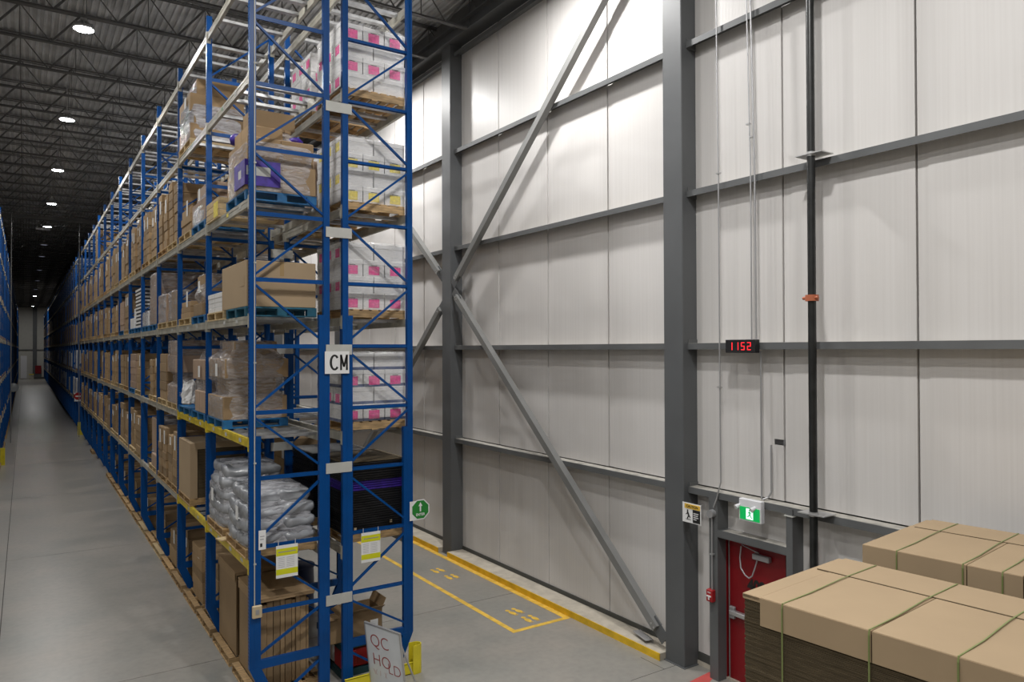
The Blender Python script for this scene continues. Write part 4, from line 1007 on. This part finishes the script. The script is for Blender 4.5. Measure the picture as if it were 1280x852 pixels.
# ------------------------------------------------------------------ door area
dr = struct('door_1', MB().box(XW - .02, XW + .03, 6.50, 7.42, .03, 2.10, 'reddoor'))
obj('door_frame', MB().box(XW - .05, XW + .09, 7.45, 7.56, 0, 2.17, 'reddoor').box(XW - .05, XW + .09, 6.42, 6.48, 0, 2.17, 'reddoor').box(XW - .05, XW + .09, 6.42, 7.56, 2.11, 2.17, 'reddoor')
    .box(XW - .056, XW - .05, 7.545, 7.56, 0, 2.17, 'sill'), dr)
obj('door_edge', MB().box(XW - .03, XW - .019, 7.415, 7.432, .03, 2.10, 'brace'), dr)
obj('door_closer', MB().bbox(XW - .10, XW - .03, 6.66, 6.95, 1.93, 2.01, 'conduit', .008).bar((XW - .07, 6.85, 2.03), (XW - .07, 7.15, 2.09), .02, .01, 'conduit'), dr)
pts = [(XW - .06, 7.17, 2.06), (XW - .09, 7.17, 1.9), (XW - .12, 7.13, 1.76), (XW - .13, 7.05, 1.68), (XW - .13, 6.98, 1.65), (XW - .12, 6.93, 1.69), (XW - .10, 6.90, 1.80), (XW - .07, 6.88, 1.92)]
obj('cable_loop', MB().tube(pts, .011, 'conduit', 8), dr)
obj('push_bar', MB().bbox(XW - .10, XW - .02, 6.58, 7.38, 1.0, 1.07, 'alu', .01).bbox(XW - .07, XW - .02, 7.30, 7.40, .94, 1.12, 'conduit', .008), dr)
obj('door_number', text_mesh('door_number', '402', .26, 'ink', .8, .012), dr, (XW - .023, 6.93, 1.50), (PI / 2, 0, -PI / 2))
obj('threshold', MB().box(XW - .06, XW + .08, 6.42, 7.56, 0, .03, 'sill'), dr)
def channel(y0, y1, z0, z1):
    return MB().box(8.66, 8.672, y0, y1, z0, z1, 'girt').box(8.672, XW, y0, y0 + .01, z0, z1, 'girt').box(8.672, XW, y1 - .01, y1, z0, z1, 'girt')
struct('trim_%d' % n, channel(7.46, 7.62, 0, 2.80)); n += 1
struct('trim_%d' % n, channel(6.17, 6.27, 0, 2.80).box(8.64, 8.72, 6.15, 6.29, 2.70, 2.715, 'plate')); n += 1
struct('trim_%d' % n, MB().box(8.66, 8.672, 6.27, 7.46, 2.17, 2.27, 'girt').box(8.66, XW, 6.27, 7.46, 2.16, 2.172, 'girt').box(8.672, XW, 6.27, 7.46, 2.255, 2.258, 'girt').box(8.70, XW - .02, 6.3, 7.4, 2.258, 2.261, 'girt_top')); n += 1
# fire riser pipe
t = thing('sprinkler_riser', 'black vertical sprinkler pipe with an orange coupling on the white wall', 'pipe', (8.50, 5.74, 0))
obj('pipe', MB().cyl((0, 0, 0), (0, 0, 12.4), .052, 'pipe', 16), t)
obj('coupling', MB().cyl((0, 0, 5.60), (0, 0, 5.68), .085, 'orange', 16).cyl((-.03, -.11, 5.64), (-.03, .11, 5.64), .022, 'orange', 8), t)
for z in (2.84, 7.50, 9.86): obj('pipe_clamp', MB().box(-.07, .2, -.19, .19, z, z + .012, 'alu').cyl((0, 0, z - .02), (0, 0, z + .035), .06, 'alu', 14), t)
tag(obj('fire_sign', MB().box(8.86, 8.87, 5.95, 6.04, 2.05, 2.42, 'redbox').box(8.857, 8.86, 5.97, 6.02, 2.2, 2.38, 'paper').box(8.857, 8.86, 5.97, 6.02, 2.07, 2.12, 'paper').box(8.87, 8.9, 5.98, 6.0, 2.1, 2.4, 'trimdark')), 'narrow red and white fire sign beside the black pipe', 'sign')
# conduits
def conduit(nm, pts, r_, lab, clips=()):
    t = tag(obj(nm, MB().tube(pts, r_, 'conduit', 8)), lab, 'conduit')
    for (x, y, z) in clips: obj('strap_clip', MB().box(x - .02, x + .03, y - .03, y + .03, z, z + .02, 'alu'), t)
    return t
XC = 8.64
conduit('cable', [(XC, 7.42, 12.4), (XC, 7.40, 9.0), (XC, 7.385, 7.5), (XC + .01, 7.39, 5.0), (XC, 7.375, 3.0), (XC, 7.45, 2.75), (XC - .02, 7.50, 2.60)], .011, 'thin grey cable running down the wall to the junction box', [(XC, 7.385, 7.6), (XC, 7.39, 4.4)])
conduit('clock_conduit', [(XC, 6.905, 12.4), (XC, 6.80, 7.5), (XC, 6.80, 5.12)], .011, 'thin grey conduit down to the clock, farther from the black pipe', [(XC, 6.84, 8.2)])
conduit('clock_conduit', [(XC, 6.84, 12.4), (XC, 6.73, 7.5), (XC, 6.72, 5.12)], .013, 'thin grey conduit down to the clock, nearer the black pipe', [(XC, 6.78, 8.0)])
conduit('exit_conduit', [(XC + .12, 6.74, 4.95), (XC + .12, 6.74, 2.84)], .013, 'grey conduit from the clock down to the exit sign')
conduit('detector_conduit', [(8.82, 6.62, 3.62), (8.82, 6.62, 2.95), (8.80, 6.66, 2.87), (8.75, 6.71, 2.84)], .014, 'bent grey conduit from the round wall device to the exit sign')
tag(obj('wall_device', MB().lathe((0, 0, 0), [(0, -.07), (.03, -.065), (.05, -.03), (.055, 0)], 'conduit', 16).box(-.04, .04, -.16, -.0, -.04, 0, 'conduit'), None, (8.90, 6.62, 3.66), (0, -PI / 2, 0)).__class__ and COL.objects[-1], 'round grey wall device below the clock', 'detector')
t = thing('junction_box', 'round grey junction box on the post beside the door', 'junction box', (8.63, 7.54, 2.50))
obj('box_body', MB().cyl((-.05, 0, 0), (.03, 0, 0), .06, 'conduit', 16), t); obj('pipe_drop', MB().cyl((0, 0, -.05), (0, 0, -1.16), .014, 'conduit', 8).box(-.02, .03, -.03, .03, -.62, -.6, 'alu'), t)
t = tag(obj('fire_alarm_pull', MB().bbox(8.58, 8.66, 7.50, 7.62, 1.18, 1.36, 'redbox', .008)), 'red fire alarm pull station beside the red door', 'alarm')
obj('pull_handle', MB().box(8.568, 8.58, 7.52, 7.60, 1.255, 1.275, 'paper').box(8.568, 8.58, 7.55, 7.57, 1.21, 1.255, 'paper').box(8.577, 8.58, 7.53, 7.59, 1.31, 1.33, 'paleink'), t)
# exit sign
t = tag(obj('exit_sign', MB().bbox(8.56, 8.64, 6.60, 6.98, 2.53, 2.84, 'ext_white', .006)), 'green running man exit sign with two white lamp heads above the door', 'exit sign')
obj('green_panel', MB().box(8.555, 8.561, 6.62, 6.96, 2.55, 2.73, 'exit_green'), t)
pg = MB(); xx = 8.553
def sq(y0, y1, z0, z1, m): pg.box(xx, xx + .002, y0, y1, z0, z1, m)
sq(6.73, 6.85, 2.565, 2.715, 'exit_white')
obj('door_symbol', pg, t)
mn = MB()
for (a, c, w_) in [((6.79, 2.675), (6.785, 2.63), .022), ((6.785, 2.632), (6.765, 2.60), .013), ((6.765, 2.60), (6.745, 2.585), .011), ((6.787, 2.632), (6.81, 2.605), .013), ((6.81, 2.605), (6.835, 2.60), .011), ((6.79, 2.668), (6.76, 2.655), .009), ((6.79, 2.668), (6.82, 2.65), .009)]:
    mn.bar((xx - .001, a[0], a[1]), (xx - .001, c[0], c[1]), w_, .002, 'exit_green', up=(1, 0, 0))
mn.cyl((xx - .002, 6.792, 2.69), (xx, 6.792, 2.69), .011, 'exit_green', 10)
obj('running_figure', mn, t)
for y in (6.97, 6.70):
    obj('lamp_head', MB().cyl((8.57, y, 2.745), (8.50, y + .02, 2.71), .022, 'ext_white', 12, .036), t)
# caution notice
t = tag(obj('caution_notice', MB().box(8.490, 8.498, 7.63, 8.0, 2.32, 2.62, 'paper').box(8.498, 8.585, 7.96, 8.0, 2.42, 2.52, 'column').box(8.57, 8.60, 7.96, 8.062, 2.42, 2.52, 'column')), 'black and yellow caution notice at the edge of the grey column', 'sign')
obj('yellow_header', MB().box(8.486, 8.490, 7.645, 7.955, 2.535, 2.605, 'ylab' if False else 'tape'), t); obj('lettering', text_mesh('lettering', 'CAUTION', .055, 'ink', .95, .001), t, (8.4845, 7.80, 2.57), (PI / 2, 0, -PI / 2))
obj('black_field', MB().box(8.486, 8.490, 7.645, 7.79, 2.335, 2.53, 'ink'), t)
ln_ = MB()
for i, w_ in enumerate((.10, .09, .10, .06)): ln_.box(8.4845, 8.486, 7.775 - w_, 7.775, 2.47 - i * .03, 2.482 - i * .03, 'paper')
obj('white_print', ln_, t)
fg = MB(); fx = 8.488
for (a, c, w_) in [((7.90, 2.49), (7.87, 2.43), .03), ((7.87, 2.43), (7.84, 2.40), .02), ((7.87, 2.43), (7.90, 2.38), .02), ((7.89, 2.47), (7.93, 2.44), .012), ((7.93, 2.37), (7.83, 2.37), .008)]:
    fg.bar((fx, a[0], a[1]), (fx, c[0], c[1]), w_, .002, 'ink', up=(1, 0, 0))
fg.cyl((fx - .001, 7.895, 2.505), (fx + .001, 7.895, 2.505), .014, 'ink', 10)
obj('warning_figure', fg, t)
# clock
t = tag(obj('digital_clock', MB().bbox(8.55, 8.66, 6.68, 7.20, 4.925, 5.115, 'black', .006)), 'black digital wall clock showing 1152 in red digits', 'clock')
obj('top_edge', MB().box(8.55, 8.66, 6.685, 7.195, 5.113, 5.117, 'conduit'), t)
SEG = {'1': 'bc', '5': 'afgcd', '2': 'abged'}
for i, ch in enumerate('1152'):
    cy = 7.10 - i * .108; cz = 5.02; hw, hh, th = .030, .055, .010; b = MB(); x0, x1 = 8.5465, 8.549
    if ch == '1': cy -= .0
    S = {'a': (cy - hw, cy + hw, cz + hh - th, cz + hh), 'd': (cy - hw, cy + hw, cz - hh, cz - hh + th), 'g': (cy - hw, cy + hw, cz - th / 2, cz + th / 2),
         'f': (cy + hw - th, cy + hw, cz, cz + hh), 'b': (cy - hw, cy - hw + th, cz, cz + hh), 'e': (cy + hw - th, cy + hw, cz - hh, cz), 'c': (cy - hw, cy - hw + th, cz - hh, cz)}
    for s_ in SEG[ch]: b.box(x0, x1, S[s_][0], S[s_][1], S[s_][2], S[s_][3], 'led_red')
    obj('digit', b, t)
# ------------------------------------------------------------------ floor marks
mk = tag(obj('floor_line', MB().box(7.16, 7.26, 10.78, 40, .0, .003, 'tape').box(7.16, 8.44, 10.74, 10.84, .0, .0031, 'tape')), 'yellow line on the floor bounding the walkway by the white wall', 'floor marking')
tag(obj('floor_line', MB().box(8.33, 8.45, 10.84, 40, .0, .003, 'tape')), 'yellow line on the floor along the yellow curb face', 'floor marking')
tag(obj('floor_line', MB().add([(8.30, 7.50, .003), (8.42, 7.48, .003), (8.88, 7.66, .003), (8.80, 7.76, .003), (8.3, 7.7, .003)], [(0, 1, 2, 3, 4)], 'redline')), 'red line on the floor leading to the red door', 'floor marking')
def foot(x, y, sgn, lab):
    b = MB()
    def ell(cx, cy, a, c, k=14): b.add([(cx + a * math.cos(2 * PI * i / k), cy + c * math.sin(2 * PI * i / k), .003) for i in range(k)], [tuple(range(k))], 'tape')
    ell(-.055, -.08, .10, .055); ell(-.055, .08, .10, .055); ell(.10, -.075, .05, .045); ell(.10, .075, .05, .045)
    for sy in (-1, 1):
        for q in range(3): ell(-.18 + .01 * abs(q - 1), sy * .08 + (q - 1) * .032, .016, .013, 8)
    tag(obj('footprint_mark', b, None, (x, y, 0), PI / 2 if sgn else PI / 2 + .1), lab, 'floor marking')
foot(7.76, 14.72, 0, 'yellow footprint marks farther from the corner of the yellow line, first pair'); foot(7.80, 14.15, 1, 'yellow footprint marks farther from the corner of the yellow line, second pair')
foot(7.76, 11.62, 0, 'yellow footprint marks nearer the corner of the yellow line, first pair'); foot(7.80, 11.15, 1, 'yellow footprint marks nearest the corner of the yellow line')

# ------------------------------------------------------------------ foreground cardboard bundles
def bundle(loc, rot, W_, L_, ztop, lab, seams, straps, cap_h=.21, full=False):
    t = thing('cardboard_bundle', lab, 'cardboard bundle', (loc[0], loc[1], 0), rot)
    rr = random.Random(int(loc[0] * 10)); b = MB(); z = .15; k = 0
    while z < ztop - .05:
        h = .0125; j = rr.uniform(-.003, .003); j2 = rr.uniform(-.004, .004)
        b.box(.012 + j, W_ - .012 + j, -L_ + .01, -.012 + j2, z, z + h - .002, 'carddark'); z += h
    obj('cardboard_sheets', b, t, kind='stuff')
    # folded cap sheets: top and front drop
    y = 0.0; pieces = []
    ysplit = [0.0] + seams + [L_]
    for i in range(len(ysplit) - 1):
        a, c = ysplit[i], ysplit[i + 1]
        m = MB(); first = i == 0 and not full
        m.bbox(-.004 if not first else .0, W_ - .42, -c + .003, -a - .003, ztop - .03, ztop + (.004 if not first else 0), 'cardbig', .004)
        if not first: m.box(-.008, .0, -c + .004, -a - .004, ztop - cap_h, ztop - .003, 'cardbig')
        obj('cap_sheet', m, t)
    obj('cap_sheet', MB().bbox(W_ - .47, W_, -L_, -.06 , ztop - .02, ztop + .012, 'cardbig', .004).box(W_ - .477, W_ - .47, -L_, -.06, ztop + .001, ztop + .010, 'carddark'), t)
    obj('cap_sheet', MB().bbox(.0, W_, -.9, 0, ztop - .045, ztop - .001, 'cardbig', .006), t)
    for s_ in straps:
        pts = [(-.013, -s_, .2), (-.013, -s_, ztop - .03), (-.004, -s_, ztop + .006), (W_ * .25, -s_ - .01, ztop + .012), (W_ * .6, -s_ + .01, ztop + .014), (W_ - .02, -s_, ztop + .018)]
        sb = MB()
        for p, q in zip(pts[:-1], pts[1:]):
            if abs(p[2] - q[2]) > .5: sb.box(p[0] - .002, p[0] + .001, -s_ - .006, -s_ + .006, min(p[2], q[2]), max(p[2], q[2]), 'strap')
            else: sb.bar(p, q, .011, .003, 'strap', up=(0, 0, 1))
        obj('strap', sb, t)
    pb = MB()
    for i in range(6): pb.box(i * (W_ - .1) / 5, i * (W_ - .1) / 5 + .1, -L_, 0, .12, .14, 'wood')
    for y in (-.05, -L_ / 2, -L_ + .05): pb.box(0, W_, y - .04, y + .04, 0, .12, 'wood')
    obj('skid', pb, t)
    return t
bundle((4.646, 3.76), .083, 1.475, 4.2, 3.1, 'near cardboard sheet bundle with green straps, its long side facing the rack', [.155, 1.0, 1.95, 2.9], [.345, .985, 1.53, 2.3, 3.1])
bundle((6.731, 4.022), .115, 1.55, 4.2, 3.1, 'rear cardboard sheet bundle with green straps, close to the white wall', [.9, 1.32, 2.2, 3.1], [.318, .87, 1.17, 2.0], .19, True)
bpy.context.view_layer.update()
